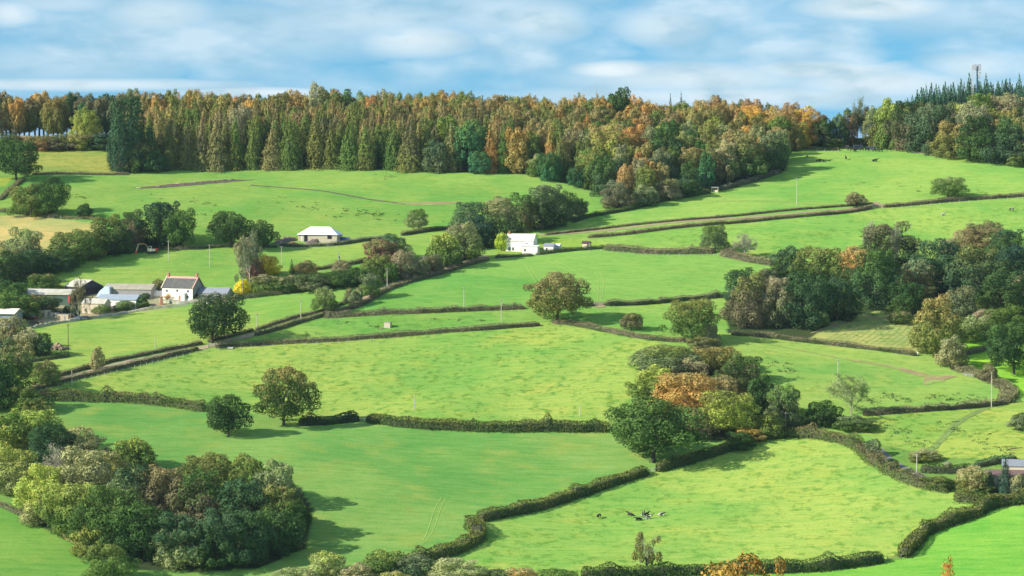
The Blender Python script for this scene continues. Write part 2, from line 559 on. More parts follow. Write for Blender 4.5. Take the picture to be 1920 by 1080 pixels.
def hedge(pix, w, h, col, label, tint='brown', tm=.35, group=None, name='hedge', card=.34, dens=11., rough=.25, world=None):
    rng = np.random.default_rng(abs(hash((pix[0], len(pix)))) % 9999 if False else int(pix[0][0] * 7 + pix[0][1] * 13) % 99991)
    q, s = resample(world or wpath(pix), .9)
    nn = normals2(q)
    n = len(q)
    x0, y0 = q[n // 2]; z0 = float(H(x0, y0))
    root = empty(name, (x0, y0, z0), 0, label, 'hedge', group)
    hh = h * (1 + rough * (np.interp(s, np.arange(0, s[-1] + 8, 4), rng.uniform(-1, 1, int((s[-1] + 8) // 4) + 2)[:len(np.arange(0, s[-1] + 8, 4))])))
    ww = w * (1 + .18 * np.interp(s, np.arange(0, s[-1] + 8, 3), rng.uniform(-1, 1, len(np.arange(0, s[-1] + 8, 3)))))
    if h > 2.15:
        for _ in range(int(s[-1] / 9)):
            a_ = rng.uniform(0, s[-1]); hh = hh * (1 + rng.uniform(.1, .5) * np.exp(-((s - a_) / rng.uniform(.8, 1.8)) ** 2))
    taper = np.clip(np.minimum(s, s[-1] - s) / 1.2, 0, 1) ** .5 * .6 + .4
    hh = hh * taper; ww = ww * taper
    # core
    hh = hh * .80; ww = ww * .86
    prof = [(-.5, 0), (-.46, .72), (-.28, .93), (.28, .93), (.46, .72), (.5, 0)]
    V = []
    for i in range(n):
        gz = float(H(*q[i]))
        for a, b in prof:
            x, y = q[i] + nn[i] * a * ww[i] * .74
            V.append((x - x0, y - y0, (float(H(x, y)) if b == 0 else gz) - z0 - (.3 if b == 0 else 0) + b * hh[i] * .80))
    k = len(prof)
    Fq = [(i * k + j, i * k + j + 1, (i + 1) * k + j + 1, (i + 1) * k + j) for i in range(n - 1) for j in range(k - 1)]
    meshobj('branches', np_mesh('hedge_core', V, Fq, [CORE]), root)
    # leaves
    per = (2 * h + w)
    m = max(60, int(s[-1] * per * dens))
    u = rng.uniform(0, s[-1], m)
    xx = np.interp(u, s, q[:, 0]); yy = np.interp(u, s, q[:, 1])
    nx = np.interp(u, s, nn[:, 0]); ny = np.interp(u, s, nn[:, 1])
    H_ = np.interp(u, s, hh); W_ = np.interp(u, s, ww)
    r = rng.uniform(0, per, m)
    side = np.where(r < h, -1, np.where(r < 2 * h, 1, 0))
    v = rng.random(m)
    lat = np.where(side == 0, v - .5, side * (.5 - .08 * v * v)) * W_
    up = np.where(side == 0, 1., v) * H_ + rng.normal(0, .09, m) * (side == 0)
    frg = rng.random(m) < .12
    lat = np.where(frg & (side != 0), side * rng.uniform(.5, .72, m) * W_, lat); up = np.where(frg & (side != 0), rng.uniform(.02, .3, m), up)
    lat = lat + rng.normal(0, .10, m)
    bx = xx + nx * lat; by = yy + ny * lat
    bz = H(bx, by) + np.maximum(up, .05)
    cc = np.stack([bx - x0, by - y0, bz - z0], 1)
    nm = np.stack([nx * side, ny * side, np.where(side == 0, 1., .25)], 1)
    vv, ff = cards(cc, nm, card, .8, rng, .6)
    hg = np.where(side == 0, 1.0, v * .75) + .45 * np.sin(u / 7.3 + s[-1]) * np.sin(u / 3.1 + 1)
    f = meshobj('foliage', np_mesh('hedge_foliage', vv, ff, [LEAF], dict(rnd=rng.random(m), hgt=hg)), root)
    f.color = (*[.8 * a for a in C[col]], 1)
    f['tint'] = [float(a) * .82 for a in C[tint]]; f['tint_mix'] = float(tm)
    return root


def ribbon(name, pix, w, mat, lift=.07, label=None, kind='structure', w2=None, world=None, step=1.2):
    q, s = resample(world or wpath(pix), step)
    nn = normals2(q); n = len(q)
    x0, y0 = q[n // 2]; z0 = float(H(x0, y0))
    ws = np.interp(s / s[-1], np.linspace(0, 1, len(w)), w) if isinstance(w, (list, tuple)) else np.full(n, w)
    ws = ws * (1 + .12 * np.sin(s * .9 + x0) + .08 * np.sin(s * 2.3))
    k = 5
    V = []
    for i in range(n):
        for j in range(k):
            x, y = q[i] + nn[i] * ws[i] * (j / (k - 1) - .5)
            V.append((x - x0, y - y0, float(H(x, y)) - z0 + lift))
    Fq = [(i * k + j, i * k + j + 1, (i + 1) * k + j + 1, (i + 1) * k + j) for i in range(n - 1) for j in range(k - 1)]
    o = meshobj(name, np_mesh(name, V, Fq, [mat]), None, (x0, y0, z0))
    return tag(o, label, None, None, kind)


def in_poly(x, y, poly):
    x = np.asarray(x); y = np.asarray(y)
    c = np.zeros(x.shape, bool)
    n = len(poly); j = n - 1
    for i in range(n):
        xi, yi = poly[i][:2]; xj, yj = poly[j][:2]
        t = ((yi > y) != (yj > y)) & (x < (xj - xi) * (y - yi) / ((yj - yi) or 1e-9) + xi)
        c ^= t; j = i
    return c


def scatter(poly_world, dist, n_try=6000, seed=1, fixed=()):
    rng = np.random.default_rng(seed)
    xs = [p[0] for p in poly_world]; ys = [p[1] for p in poly_world]
    out = []; occ = [tuple(f) for f in fixed]
    for _ in range(n_try):
        x = rng.uniform(min(xs), max(xs)); y = rng.uniform(min(ys), max(ys))
        if not in_poly(x, y, poly_world): continue
        if all((x - a) ** 2 + (y - b) ** 2 > dist * dist for a, b in occ):
            occ.append((x, y)); out.append((x, y))
    return out
# ------------------------------------------------------------------ the ground sheet with its fields
def axis(dense0, dense1, step, lo, hi):
    mid = np.arange(dense0, dense1 + .1, step)
    a = [dense0]; d = step
    while a[-1] > lo: d *= 1.25; a.append(a[-1] - d)
    b = [dense1]; d = step
    while b[-1] < hi: d *= 1.25; b.append(b[-1] + d)
    return np.concatenate([np.array(a[1:][::-1]), mid, np.array(b[1:])])


LIME = (.320, .415, .088); LIME2 = (.285, .400, .084); GRN = (.215, .370, .078); DEEP = (.210, .345, .082); MIDG = (.255, .380, .080)
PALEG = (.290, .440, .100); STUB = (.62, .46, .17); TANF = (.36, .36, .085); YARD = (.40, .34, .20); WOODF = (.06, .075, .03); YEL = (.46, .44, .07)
# polygon in photo pixels, colour, tuft strength, streak strength
FIELDS = [
    ([(-700, 400), (60, 404), (125, 412), (200, 412), (190, 440), (95, 480), (-700, 490)], STUB, .15, .3),
    ([(-700, 330), (24, 333), (10, 350), (-700, 372)], YEL, .3, .2),
    ([(-700, 378), (0, 372), (50, 335), (250, 324), (620, 318), (1000, 328), (1130, 362), (1100, 405), (900, 400), (860, 425), (740, 441), (690, 450), (560, 458), (320, 467), (190, 420), (60, 404), (-700, 396)], MIDG, .35, .5),
    ([(40, 264), (215, 264), (245, 326), (40, 328)], TANF, .7, .3),
    ([(1010, 446), (1100, 405), (1340, 356), (1470, 322), (1480, 272), (1700, 276), (2600, 320), (2600, 362), (1650, 384), (1440, 403), (1200, 432)], MIDG, .35, .3),
    ([(1100, 452), (1440, 415), (1660, 392), (2600, 368), (2600, 500), (1450, 492), (1345, 474), (1200, 468)], LIME2, .75, .4),
    ([(-700, 560), (0, 530), (200, 482), (320, 470), (520, 463), (700, 449), (850, 428), (860, 470), (640, 500), (440, 545), (280, 548), (30, 552)], LIME2, .3, .35),
    ([(660, 584), (760, 532), (915, 488), (1035, 474), (1120, 468), (1350, 474), (1450, 492), (1420, 540), (1385, 554), (1130, 569), (1000, 577), (700, 588)], GRN, .3, .25),
    ([(480, 640), (520, 620), (620, 592), (960, 579), (1110, 570), (1385, 556), (1400, 625), (1330, 640), (1235, 632), (1130, 615), (1040, 604), (1010, 606), (700, 629)], MIDG, .6, .3),
    ([(0, 720), (30, 670), (60, 625), (130, 600), (350, 573), (430, 560), (640, 534), (700, 520), (690, 552), (600, 590), (480, 620), (390, 643), (270, 662), (160, 692), (60, 726)], LIME, .35, .3),
    ([(60, 735), (200, 700), (405, 650), (600, 638), (1010, 606), (1080, 606), (1235, 633), (1260, 660), (1220, 700), (1170, 760), (1145, 806), (1050, 805), (850, 802), (688, 786), (585, 790), (380, 764), (250, 748), (70, 745)], LIME, 1.0, .7),
    ([(1340, 660), (1370, 626), (1480, 634), (1640, 650), (1725, 664), (1790, 690), (1890, 735), (1880, 752), (1620, 775), (1480, 760)], (.265, .365, .082), .5, .6),
    ([(1580, 800), (1620, 776), (1880, 754), (2600, 740), (2600, 870), (1740, 862), (1690, 850), (1640, 820)], (.30, .365, .075), 1.0, .9),
    ([(1500, 641), (1545, 605), (1620, 582), (1720, 590), (1730, 662), (1640, 650)], (.34, .35, .11), 1.0, .6),
    ([(1720, 640), (1780, 622), (2600, 600), (2600, 760), (1900, 745), (1890, 720), (1790, 680)], (.27, .47, .05), .4, .6),
    ([(60, 745), (250, 750), (380, 764), (585, 792), (690, 790), (850, 803), (1145, 806), (1400, 826), (1215, 882), (955, 962), (885, 980), (900, 1003), (830, 1042), (600, 1090), (300, 1090), (-700, 1090), (-700, 900), (0, 800)], DEEP, .22, 1.0),
    ([(-700, 930), (0, 945), (110, 1003), (170, 1040), (260, 1090), (260, 1200), (-700, 1200)], (.22,.37,.070), .1, .3),
    ([(850, 1055), (905, 1005), (892, 976), (1215, 882), (1405, 832), (1480, 816), (1560, 818), (1640, 862), (1690, 890), (1780, 917), (1835, 935), (1840, 955), (1760, 985), (1710, 1025), (1690, 1046), (1565, 1060), (1235, 1075), (900, 1080), (820, 1070)], LIME, .85, .6),
    ([(1150, 1076), (1345, 1071), (1565, 1060), (1700, 1046), (1760, 986), (1860, 952), (2600, 935), (2600, 1250), (1150, 1250)], (.20,.40,.060), .12, .25),
    ([(50, 618), (60, 560), (300, 540), (360, 556), (350, 574), (200, 592), (130, 602)], YARD, .4, .6),
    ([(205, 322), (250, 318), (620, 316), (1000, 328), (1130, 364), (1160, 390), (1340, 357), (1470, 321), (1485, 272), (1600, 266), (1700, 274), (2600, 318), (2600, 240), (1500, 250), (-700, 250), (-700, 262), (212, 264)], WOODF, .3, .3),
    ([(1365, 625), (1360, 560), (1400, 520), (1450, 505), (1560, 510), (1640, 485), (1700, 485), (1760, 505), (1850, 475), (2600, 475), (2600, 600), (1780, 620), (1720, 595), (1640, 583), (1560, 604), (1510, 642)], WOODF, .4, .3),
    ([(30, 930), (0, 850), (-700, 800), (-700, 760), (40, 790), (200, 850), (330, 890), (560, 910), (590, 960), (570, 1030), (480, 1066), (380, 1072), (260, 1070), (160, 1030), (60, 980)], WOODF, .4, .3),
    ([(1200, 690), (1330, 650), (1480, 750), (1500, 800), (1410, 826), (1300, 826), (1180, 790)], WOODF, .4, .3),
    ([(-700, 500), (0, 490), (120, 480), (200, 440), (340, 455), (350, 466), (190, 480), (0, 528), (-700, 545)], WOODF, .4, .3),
    ([(930, 480), (935, 460), (1010, 445), (1130, 455), (1120, 466), (1040, 472)], (.25, .36, .06), .6, .9),
    ([(1640, 830), (1760, 858), (2600, 868), (2600, 935), (1860, 945), (1780, 915), (1690, 880)], (.17, .27, .06), .9, .9),
]
gx = axis(-330, 330, 1.3, -24000, 24000); gy = axis(780, 1640, 1.5, -6000, 39000)
GX, GY = np.meshgrid(gx, gy)
GZ = H(GX, GY)
PXX, PYY = project(GX, GY, GZ)
colr = np.empty(GX.shape + (3,)); colr[:] = (.235, .365, .075)
tuft = np.full(GX.shape, .4); strk = np.full(GX.shape, .4)
vis = (GY > 600) & (GY < 1800)
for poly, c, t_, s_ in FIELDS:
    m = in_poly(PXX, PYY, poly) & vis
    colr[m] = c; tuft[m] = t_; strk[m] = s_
ny, nx = GX.shape
idx = np.arange(ny * nx).reshape(ny, nx)
Fq = np.stack([idx[:-1, :-1], idx[:-1, 1:], idx[1:, 1:], idx[1:, :-1]], -1).reshape(-1, 4)

gm, nt, out = new_mat('grass_fields')
fc = nt.nodes.new('ShaderNodeAttribute'); fc.attribute_name = 'field_colour'
tf = nt.nodes.new('ShaderNodeAttribute'); tf.attribute_name = 'tufts'
sk = nt.nodes.new('ShaderNodeAttribute'); sk.attribute_name = 'streaks'
geo = nt.nodes.new('ShaderNodeNewGeometry')
big = noise(nt, geo.outputs['Position'], .018, 4, .6)
med = noise(nt, geo.outputs['Position'], .075, 5, .65)
sml = noise(nt, geo.outputs['Position'], .30, 5, .72)
mp = nt.nodes.new('ShaderNodeMapping'); mp.inputs['Scale'].default_value = (.09, .5, .3); mp.inputs['Rotation'].default_value = (0, 0, .25)
nt.links.new(geo.outputs['Position'], mp.inputs['Vector'])
drift = noise(nt, mp.outputs[0], 1.0, 4, .7)
c0 = fc.outputs['Color']
deep = mixc(nt, 'MULTIPLY', 1.0, c0, (.60, .86, .80))
c1 = mixc(nt, 'MIX', mathn(nt, 'MULTIPLY', mrange(nt, big, .43, .60), .85), c0, deep)
warm = mixc(nt, 'MULTIPLY', 1.0, c0, (1.34, 1.02, .95))
c1 = mixc(nt, 'MIX', mathn(nt, 'MULTIPLY', mathn(nt, 'MULTIPLY', mrange(nt, med, .50, .68), sk.outputs['Fac']), .85), c1, warm)
dk = mixc(nt, 'MULTIPLY', 1.0, c1, (.42, .66, .55))
patch = mathn(nt, 'MULTIPLY', mrange(nt, sml, .50, .60), mrange(nt, med, .40, .56))
c2 = mixc(nt, 'MIX', mathn(nt, 'MULTIPLY', mathn(nt, 'MULTIPLY', patch, tf.outputs['Fac']), 1.0), c1, dk)
fine = noise(nt, geo.outputs['Position'], 1.5, 3, .7)
c2 = mixc(nt, 'MULTIPLY', mathn(nt, 'MULTIPLY', mrange(nt, fine, .42, .60), .5), c2, (.62, .78, .7))
lt = mixc(nt, 'MULTIPLY', 1.0, c2, (1.28, 1.08, 1.3))
c3 = mixc(nt, 'MIX', mathn(nt, 'MULTIPLY', mrange(nt, drift, .52, .66), .75), c2, lt)
dk2 = mixc(nt, 'MULTIPLY', 1.0, c3, (.62, .84, .80))
c4 = mixc(nt, 'MIX', mathn(nt, 'MULTIPLY', mrange(nt, drift, .49, .34), .75), c3, dk2)
bs = N(nt, 'ShaderNodeBsdfDiffuse', Roughness=.9)
nt.links.new(c4, bs.inputs['Color'])
bp = N(nt, 'ShaderNodeBump', Strength=.35, Distance=.5)
nt.links.new(sml, bp.inputs['Height']); nt.links.new(bp.outputs[0], bs.inputs['Normal'])
nt.links.new(bs.outputs[0], out.inputs[0])

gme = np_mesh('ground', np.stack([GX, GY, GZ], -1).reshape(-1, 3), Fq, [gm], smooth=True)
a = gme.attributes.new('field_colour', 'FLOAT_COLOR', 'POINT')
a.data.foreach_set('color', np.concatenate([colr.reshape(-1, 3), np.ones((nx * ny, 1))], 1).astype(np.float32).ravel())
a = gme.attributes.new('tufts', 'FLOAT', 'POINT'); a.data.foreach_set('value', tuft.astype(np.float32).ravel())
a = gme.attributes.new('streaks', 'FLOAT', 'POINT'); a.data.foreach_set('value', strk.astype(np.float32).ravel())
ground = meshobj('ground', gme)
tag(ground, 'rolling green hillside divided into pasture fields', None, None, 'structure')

# ------------------------------------------------------------------ tracks and bare earth
EARTH = plain('pinkish_earth', (.31, .225, .14), .95, .2, .5, second=(.28, .28, .12))
LANE = plain('lane_surface', (.40, .29, .22), .95, .15, .4, second=(.30, .30, .16))
MUD = plain('dark_mud', (.115, .085, .065), .9, .25, .6)
REDSOIL = plain('red_soil', (.30, .235, .11), .95, .2, .3, second=(.25, .36, .08))
RUT = plain('pressed_grass', (.30, .46, .10), .9, .1, .3)
DRYG = plain('dry_grass', (.38, .34, .12), .95, .25, .5)
GRAVEL = plain('pale_gravel', (.55, .48, .33), .95, .12, .6)
lane_px = [(912, 480), (860, 496), (800, 514), (740, 532), (697, 552), (660, 573), (612, 589), (560, 603), (500, 621), (440, 636), (393, 649), (325, 662), (270, 673), (225, 682), (175, 696), (112, 711), (62, 727), (20, 740)]
ribbon('lane', lane_px, 3.6, LANE, .09, 'narrow earth lane running between two hedges up the hillside')
ribbon('track', [(470, 347), (560, 354), (650, 366), (700, 375), (760, 383)], 1.6, MUD, .08, 'thin dark path crossing the upper pasture')
ribbon('muddy_strip', [(247, 353), (300, 350), (360, 345), (420, 340), (478, 337)], [.5, 7, 8, 7.5, .5], MUD, .08, 'long dark muddy strip in the upper pasture')
ribbon('bare_patch', [(735, 381), (790, 382), (868, 379)], [.6, 6, 2], REDSOIL, .08, 'pinkish bare patch in the upper pasture')
ribbon('track', [(1440, 645), (1530, 663), (1600, 676), (1680, 690), (1745, 706), (1795, 706)], [.3, 1.0, 1.4, 2, 5, 1], REDSOIL, .08, 'reddish worn track crossing the pasture towards a gateway')
ribbon('muddy_patch', [(1733, 722), (1752, 712), (1785, 705)], [1.0, 8, 2], REDSOIL, .10, 'muddy trodden patch by the field gateway')
ribbon('track', [(1665, 279), (1740, 289), (1820, 298), (1930, 313)], [1.5, 2.8, 2.2, 2.2], GRAVEL, .08, 'pale farm track along the edge of the top wood')
ribbon('track', [(1340, 377), (1420, 377), (1500, 381), (1610, 383)], .8, REDSOIL, .08, 'faint worn path across the upper pasture')
ribbon('track', [(1855, 762), (1800, 790), (1765, 825), (1740, 850)], 2.6, plain('rough_grass', (.17, .25, .06), .95, .3, .8), .08, 'dark rough track through the tussocky field')
ribbon('bare_earth', [(1105, 571), (1122, 572), (1135, 573)], [5, 11, 5], EARTH, .09, 'trodden earth in the gateway')
ribbon('drive', [(1655, 390), (1647, 386), (1638, 379)], 4, EARTH, .09, 'earth in the gateway of the upper hedge')
ribbon('drive', [(260, 582), (300, 572), (345, 562), (352, 556)], [6, 9, 5, 3], EARTH, .1, 'pink earth drive beside the farmhouse garden')
ribbon('drive', [(1860, 938), (1890, 935), (1950, 931)], 4, LANE, .09, 'pale drive in front of the cream house')
ribbon('lane', [(1648, 842), (1672, 866), (1700, 880), (1745, 902)], 3.0, plain('tarmac', (.16, .17, .18), .8, .15, .6), .09, 'grey lane between hedges by the copse')
ribbon('lane', [(1010, 442), (1100, 435), (1200, 425), (1300, 414), (1440, 405), (1560, 395), (1640, 387)], 3.5, EARTH, .09, 'sunken earth lane between the two upper hedges')
ribbon('dry_margin', [(95, 985), (125, 1008), (165, 1035)], [.5, 1.6, .6], DRYG, .08, 'dry grass along the wood edge')
# tyre marks
for k, (pp, lab) in enumerate([
    ([(985, 497), (993, 512), (1005, 530)], ''), ([(993, 497), (1003, 514), (1014, 530)], ''),
    ([(1025, 488), (1060, 505), (1095, 527), (1118, 548), (1120, 563)], ''), ([(1040, 488), (1070, 504), (1105, 528), (1124, 547), (1127, 563)], ''),
    ([(1115, 510), (1122, 525), (1122, 545), (1120, 564)], ''), ([(1124, 510), (1131, 525), (1131, 545), (1128, 564)], ''),
    ([(828, 932), (815, 955), (805, 985), (795, 1010), (775, 1030)], ''), ([(835, 934), (826, 955), (816, 985), (806, 1005), (785, 1026)], ''),
]):
    ribbon('tyre_mark', pp, .24, RUT, .07, 'pale wheel marks pressed in the grass')
ribbon('rocky_margin', [(1720, 595), (1690, 590), (1655, 598), (1620, 590)], [1, 4, 3, 1], EARTH, .08, 'reddish bare earth below the wood')
ribbon('bare_earth', [(1520, 625), (1560, 612), (1600, 600)], [.5, 2.6, .5], EARTH, .08, 'reddish earth bank at the edge of the mown field')
MOWN = plain('mown_rows', (.28, .31, .09), .95, .3, .8)
for k in range(13):
    x = 1575 + k * 12
    ribbon('mown_row', [(x + 30, 596 + k * .5), (x, 622 + k * .9), (x - 26, 636 + k * 1.3)], [.12, .42, .2], MOWN, .07, 'dark row left by mowing in the pale field')

# ------------------------------------------------------------------ sky, sun, camera
w = bpy.data.worlds.new("World"); sc.world = w; w.use_nodes = True
nt = w.node_tree; nt.nodes.clear()
wo = nt.nodes.new('ShaderNodeOutputWorld'); bg = nt.nodes.new('ShaderNodeBackground')
sky = nt.nodes.new('ShaderNodeTexSky'); sky.sky_type = 'NISHITA'; sky.sun_disc = False
to_sun = -SUN_TRAVEL
sky.sun_elevation = math.asin(to_sun.z); sky.sun_rotation = math.atan2(to_sun.x, to_sun.y)
sky.air_density = 1.0; sky.dust_density = .3; sky.ozone_density = 2.5; sky.altitude = 200
tc = nt.nodes.new('ShaderNodeTexCoord')
sep = nt.nodes.new('ShaderNodeSeparateXYZ'); nt.links.new(tc.outputs['Generated'], sep.inputs[0])
# deeper blue near the horizon: look the sky up a little higher than it is
zz = mathn(nt, 'ADD', mathn(nt, 'MULTIPLY', mathn(nt, 'ABSOLUTE', sep.outputs[2]), .9), .16)
cb = nt.nodes.new('ShaderNodeCombineXYZ')
nt.links.new(sep.outputs[0], cb.inputs[0]); nt.links.new(sep.outputs[1], cb.inputs[1]); nt.links.new(zz, cb.inputs[2])
nrm = nt.nodes.new('ShaderNodeVectorMath'); nrm.operation = 'NORMALIZE'; nt.links.new(cb.outputs[0], nrm.inputs[0])
nt.links.new(nrm.outputs[0], sky.inputs[0])
skyc = mixc(nt, 'MULTIPLY', 1.0, sky.outputs[0], SKY_TINT)
# clouds by direction: azimuth and elevation in degrees
az = mathn(nt, 'MULTIPLY', mathn(nt, 'ARCTAN2', sep.outputs[0], sep.outputs[1]), 57.3)
el = mathn(nt, 'MULTIPLY', mathn(nt, 'ARCSINE', sep.outputs[2]), 57.3)
cv = nt.nodes.new('ShaderNodeCombineXYZ')
nt.links.new(mathn(nt, 'MULTIPLY', az, .36), cv.inputs[0]); nt.links.new(mathn(nt, 'MULTIPLY', el, .95), cv.inputs[1])
n_big = noise(nt, cv.outputs[0], 1.0, 4, .5)
n_fine = noise(nt, cv.outputs[0], 1.9, 6, .5)


def blob(a0, e0, ra, re_):
    """soft bank of cloud centred on a direction"""
    dx = mathn(nt, 'DIVIDE', mathn(nt, 'SUBTRACT', az, a0), ra)
    dy = mathn(nt, 'DIVIDE', mathn(nt, 'SUBTRACT', el, e0), re_)
    r2 = mathn(nt, 'ADD', mathn(nt, 'MULTIPLY', dx, dx), mathn(nt, 'MULTIPLY', dy, dy))
    r2 = mathn(nt, 'ADD', r2, mathn(nt, 'MULTIPLY', mathn(nt, 'SUBTRACT', n_fine, .5), 2.3))
    return mrange(nt, r2, 1.35, .0)


def AE(px, py): return math.degrees(math.atan((px - 960) / F)), math.degrees(math.atan((255 - py) / F))


tot = None
for (x_, y_, rx, ry, amp) in CLOUDS:
    a0, e0 = AE(x_, y_)
    b_ = mathn(nt, 'MULTIPLY', blob(a0, e0, math.degrees(rx / F), math.degrees(ry / F)), amp)
    tot = b_ if tot is None else mathn(nt, 'MAXIMUM', tot, b_)
veil = mathn(nt, 'MULTIPLY', mrange(nt, n_big, .34, .58), .60)
veil = mathn(nt, 'MULTIPLY', veil, mrange(nt, el, .5, 1.4))
tot = mathn(nt, 'MAXIMUM', tot, veil)
tot = mathn(nt, 'MULTIPLY', tot, mrange(nt, n_fine, .2, .6, .72, 1.0))
cl = mixc(nt, 'MIX', mrange(nt, n_fine, .35, .62), CLOUD_GREY, CLOUD_WHITE)
fin = mixc(nt, 'MIX', tot, skyc, cl)
nt.links.new(fin, bg.inputs[0]); bg.inputs[1].default_value = SKY_STR
nt.links.new(bg.outputs[0], wo.inputs[0])

sun = bpy.data.lights.new('sun', 'SUN'); sun.energy = SUN_E; sun.angle = R(.55); sun.color = (1.0, .93, .80)
so = bpy.data.objects.new('sun', sun); link(so); so.rotation_euler = SUN_TRAVEL.to_track_quat('-Z', 'Y').to_euler(); so.location = (-300, 600, 500)

cam = bpy.data.cameras.new('camera'); co = bpy.data.objects.new('camera', cam); link(co)
cam.sensor_width = 36; cam.lens = 36 * F / 1920; cam.clip_start = 1; cam.clip_end = 60000
co.location = (0, 0, CZ); co.rotation_euler = (math.pi / 2 - TILT, 0, 0)
sc.camera = co
sc.view_settings.view_transform = 'Standard'; sc.view_settings.look = 'None'; sc.view_settings.gamma = 1
sc.view_settings.exposure = EXPO
sc.cycles.max_bounces = 5; sc.cycles.diffuse_bounces = 3; sc.cycles.transparent_max_bounces = 4
sc.cycles.use_adaptive_sampling = True; sc.cycles.adaptive_threshold = .02
sc.cycles.use_denoising = True; sc.cycles.denoiser = 'OPENIMAGEDENOISE'; sc.cycles.denoising_prefilter = 'ACCURATE'

# ------------------------------------------------------------------ thin air between the viewer and the hill
if HAZE > 0:
    hb = MB().box(-50000, 50000, -12000, 60000, -8, CZ + 75)
    hm, hnt, hout = new_mat('haze_air')
    pv = hnt.nodes.new('ShaderNodeVolumePrincipled')
    pv.inputs['Color'].default_value = (.62, .80, 1.0, 1); pv.inputs['Density'].default_value = HAZE; pv.inputs['Anisotropy'].default_value = .2
    hnt.links.new(pv.outputs[0], hout.inputs['Volume'])
    tag(hb.build('haze', hm), 'thin bluish air over the valley', None, None, 'stuff')
# ------------------------------------------------------------------ hedges, traced on the hillside
hedge([(60, 328), (120, 327), (180, 328), (242, 328)], 2.2, 1.5, 'brown', 'low purplish hedge below the olive-tan field at the upper left corner', 'twig', .6)
hedge([(-20, 396), (30, 400), (60, 404), (120, 410), (192, 412)], 2, 1.7, 'grey', 'straggly pale hedge between the green pasture and the straw-coloured field', 'tan', .6, card=.45, rough=.5)
hedge([(0, 376), (22, 354), (44, 338)], 2.6, 1.8, 'brown', 'short hedge beside the lane at the far upper left', 'tan', .6)
hedge([(325, 469), (380, 466), (430, 463), (520, 464)], 2.0, 1.7, 'grey', 'low hedge bank from the excavator to the oak above the farmhouse field', 'twig', .5)
hedge([(525, 462), (600, 462), (640, 459), (690, 451), (730, 447)], 2.4, 1.9, 'grey', 'low greyish hedge in front of the unfinished white-roofed house', 'ash', .5)
hedge([(752, 442), (790, 436), (845, 429)], 2.6, 2.2, 'green', 'short dark hedge under the pale round tree in the upper pasture', 'twig', .5)
hedge([(590, 507), (640, 499), (675, 493), (690, 488)], 2.4, 1.8, 'brown', 'brown hedge beyond the bushes of the farmhouse garden, near the maroon tree', 'twig', .6)
hedge([(425, 561), (480, 557), (540, 550), (600, 542), (645, 536), (700, 528)], 3.2, 2.2, 'green', 'clipped green hedge below the farmhouse wing and the row of garden bushes', 'olive', .5)
hedge([(712, 527), (767, 518), (800, 509), (838, 497), (870, 487)], 2.2, 1.5, 'grey', 'low hedge at the foot of the thicket above the lane', 'twig', .5)
hedge([(900, 479), (855, 490), (805, 506), (740, 523), (692, 546), (655, 566), (606, 583), (545, 599), (480, 619)], 2.0, 1.5, 'brown', 'upper hedge of the lane, from the white house down to the farm fields', 'twig', .7)
hedge([(476, 620), (435, 631), (390, 642)], 2.0, 1.5, 'brown', 'short piece of the upper lane hedge beside the big dark oak', 'twig', .6)
hedge([(380, 645), (325, 655), (275, 665), (212, 678), (172, 689), (110, 706), (62, 722)], 2.2, 1.8, 'brown', 'upper hedge of the lane, left of the big dark oak', 'twig', .6)
hedge([(915, 487), (855, 505), (805, 520), (767, 530), (725, 545), (700, 560), (667, 577), (612, 591), (562, 605), (525, 617), (478, 630)], 2.6, 1.9, 'brown', 'lower hedge of the lane above the deep green pasture', 'twig', .7)
hedge([(372, 656), (325, 667), (270, 680), (225, 691), (175, 703), (112, 718), (62, 733)], 2.4, 1.9, 'brown', 'lower hedge of the lane along the bright central pasture', 'twig', .6)
hedge([(608, 596), (705, 590), (780, 587), (855, 584), (905, 582), (985, 579)], 2.8, 2.2, 'brown', 'clipped brown hedge from the lane to the brownish oak', 'twig', .65)
hedge([(1090, 574), (1114, 573)], 2.6, 2.2, 'green', 'short hedge end between the brownish oak and the gateway', 'twig', .5)
hedge([(1134, 573), (1180, 572), (1240, 568), (1300, 562), (1380, 556)], 2.8, 2.3, 'green', 'clipped hedge from the gateway to the large dark wood', 'twig', .55)
hedge([(404, 652), (450, 649), (520, 645), (600, 641), (700, 634), (800, 626), (900, 619), (960, 614), (1012, 610)], 2.8, 2.1, 'brown', 'long clipped hedge along the top of the bright central pasture', 'twig', .6)
hedge([(1036, 606), (1080, 610), (1130, 620), (1180, 630), (1235, 638), (1290, 641), (1330, 643)], 3.4, 2.0, 'green', 'hedge with a pinkish cut top from the brownish oak to the copse', 'pink', .62)
hedge([(1371, 628), (1420, 631), (1480, 638), (1560, 647), (1640, 656), (1718, 667)], 2.6, 2.1, 'green', 'clipped hedge along the bottom of the pale mown field', 'pink', .55)
hedge([(1788, 690), (1830, 703), (1868, 718), (1893, 737), (1884, 756)], 6.5, 2.4, 'umber', 'broad tan bramble hedge curving round the corner of the pasture', 'tan', .6, card=.42)
hedge([(1888, 757), (1840, 763), (1760, 769), (1680, 775), (1618, 779)], 2.6, 2.3, 'umber', 'dark hedge under the pasture with the bare white tree', 'twig', .5)
hedge([(1412, 826), (1480, 818), (1540, 822), (1600, 836), (1632, 862), (1680, 892), (1730, 912), (1782, 922)], 5.0, 3.2, 'mid', 'wide mixed hedge curving down from the copse to the cream house', 'brown', .4, card=.42, rough=.45)
hedge([(70, 749), (150, 751), (250, 754), (325, 761), (388, 771)], 5.0, 3.4, 'mid', 'tall mixed hedge under the lane with a brownish top', 'brown', .35, card=.42)
hedge([(560, 797), (610, 795), (672, 788)], 4.4, 3.6, 'dark', 'tall dark hedge in the shade of the round oak', 'green', .4, card=.42)
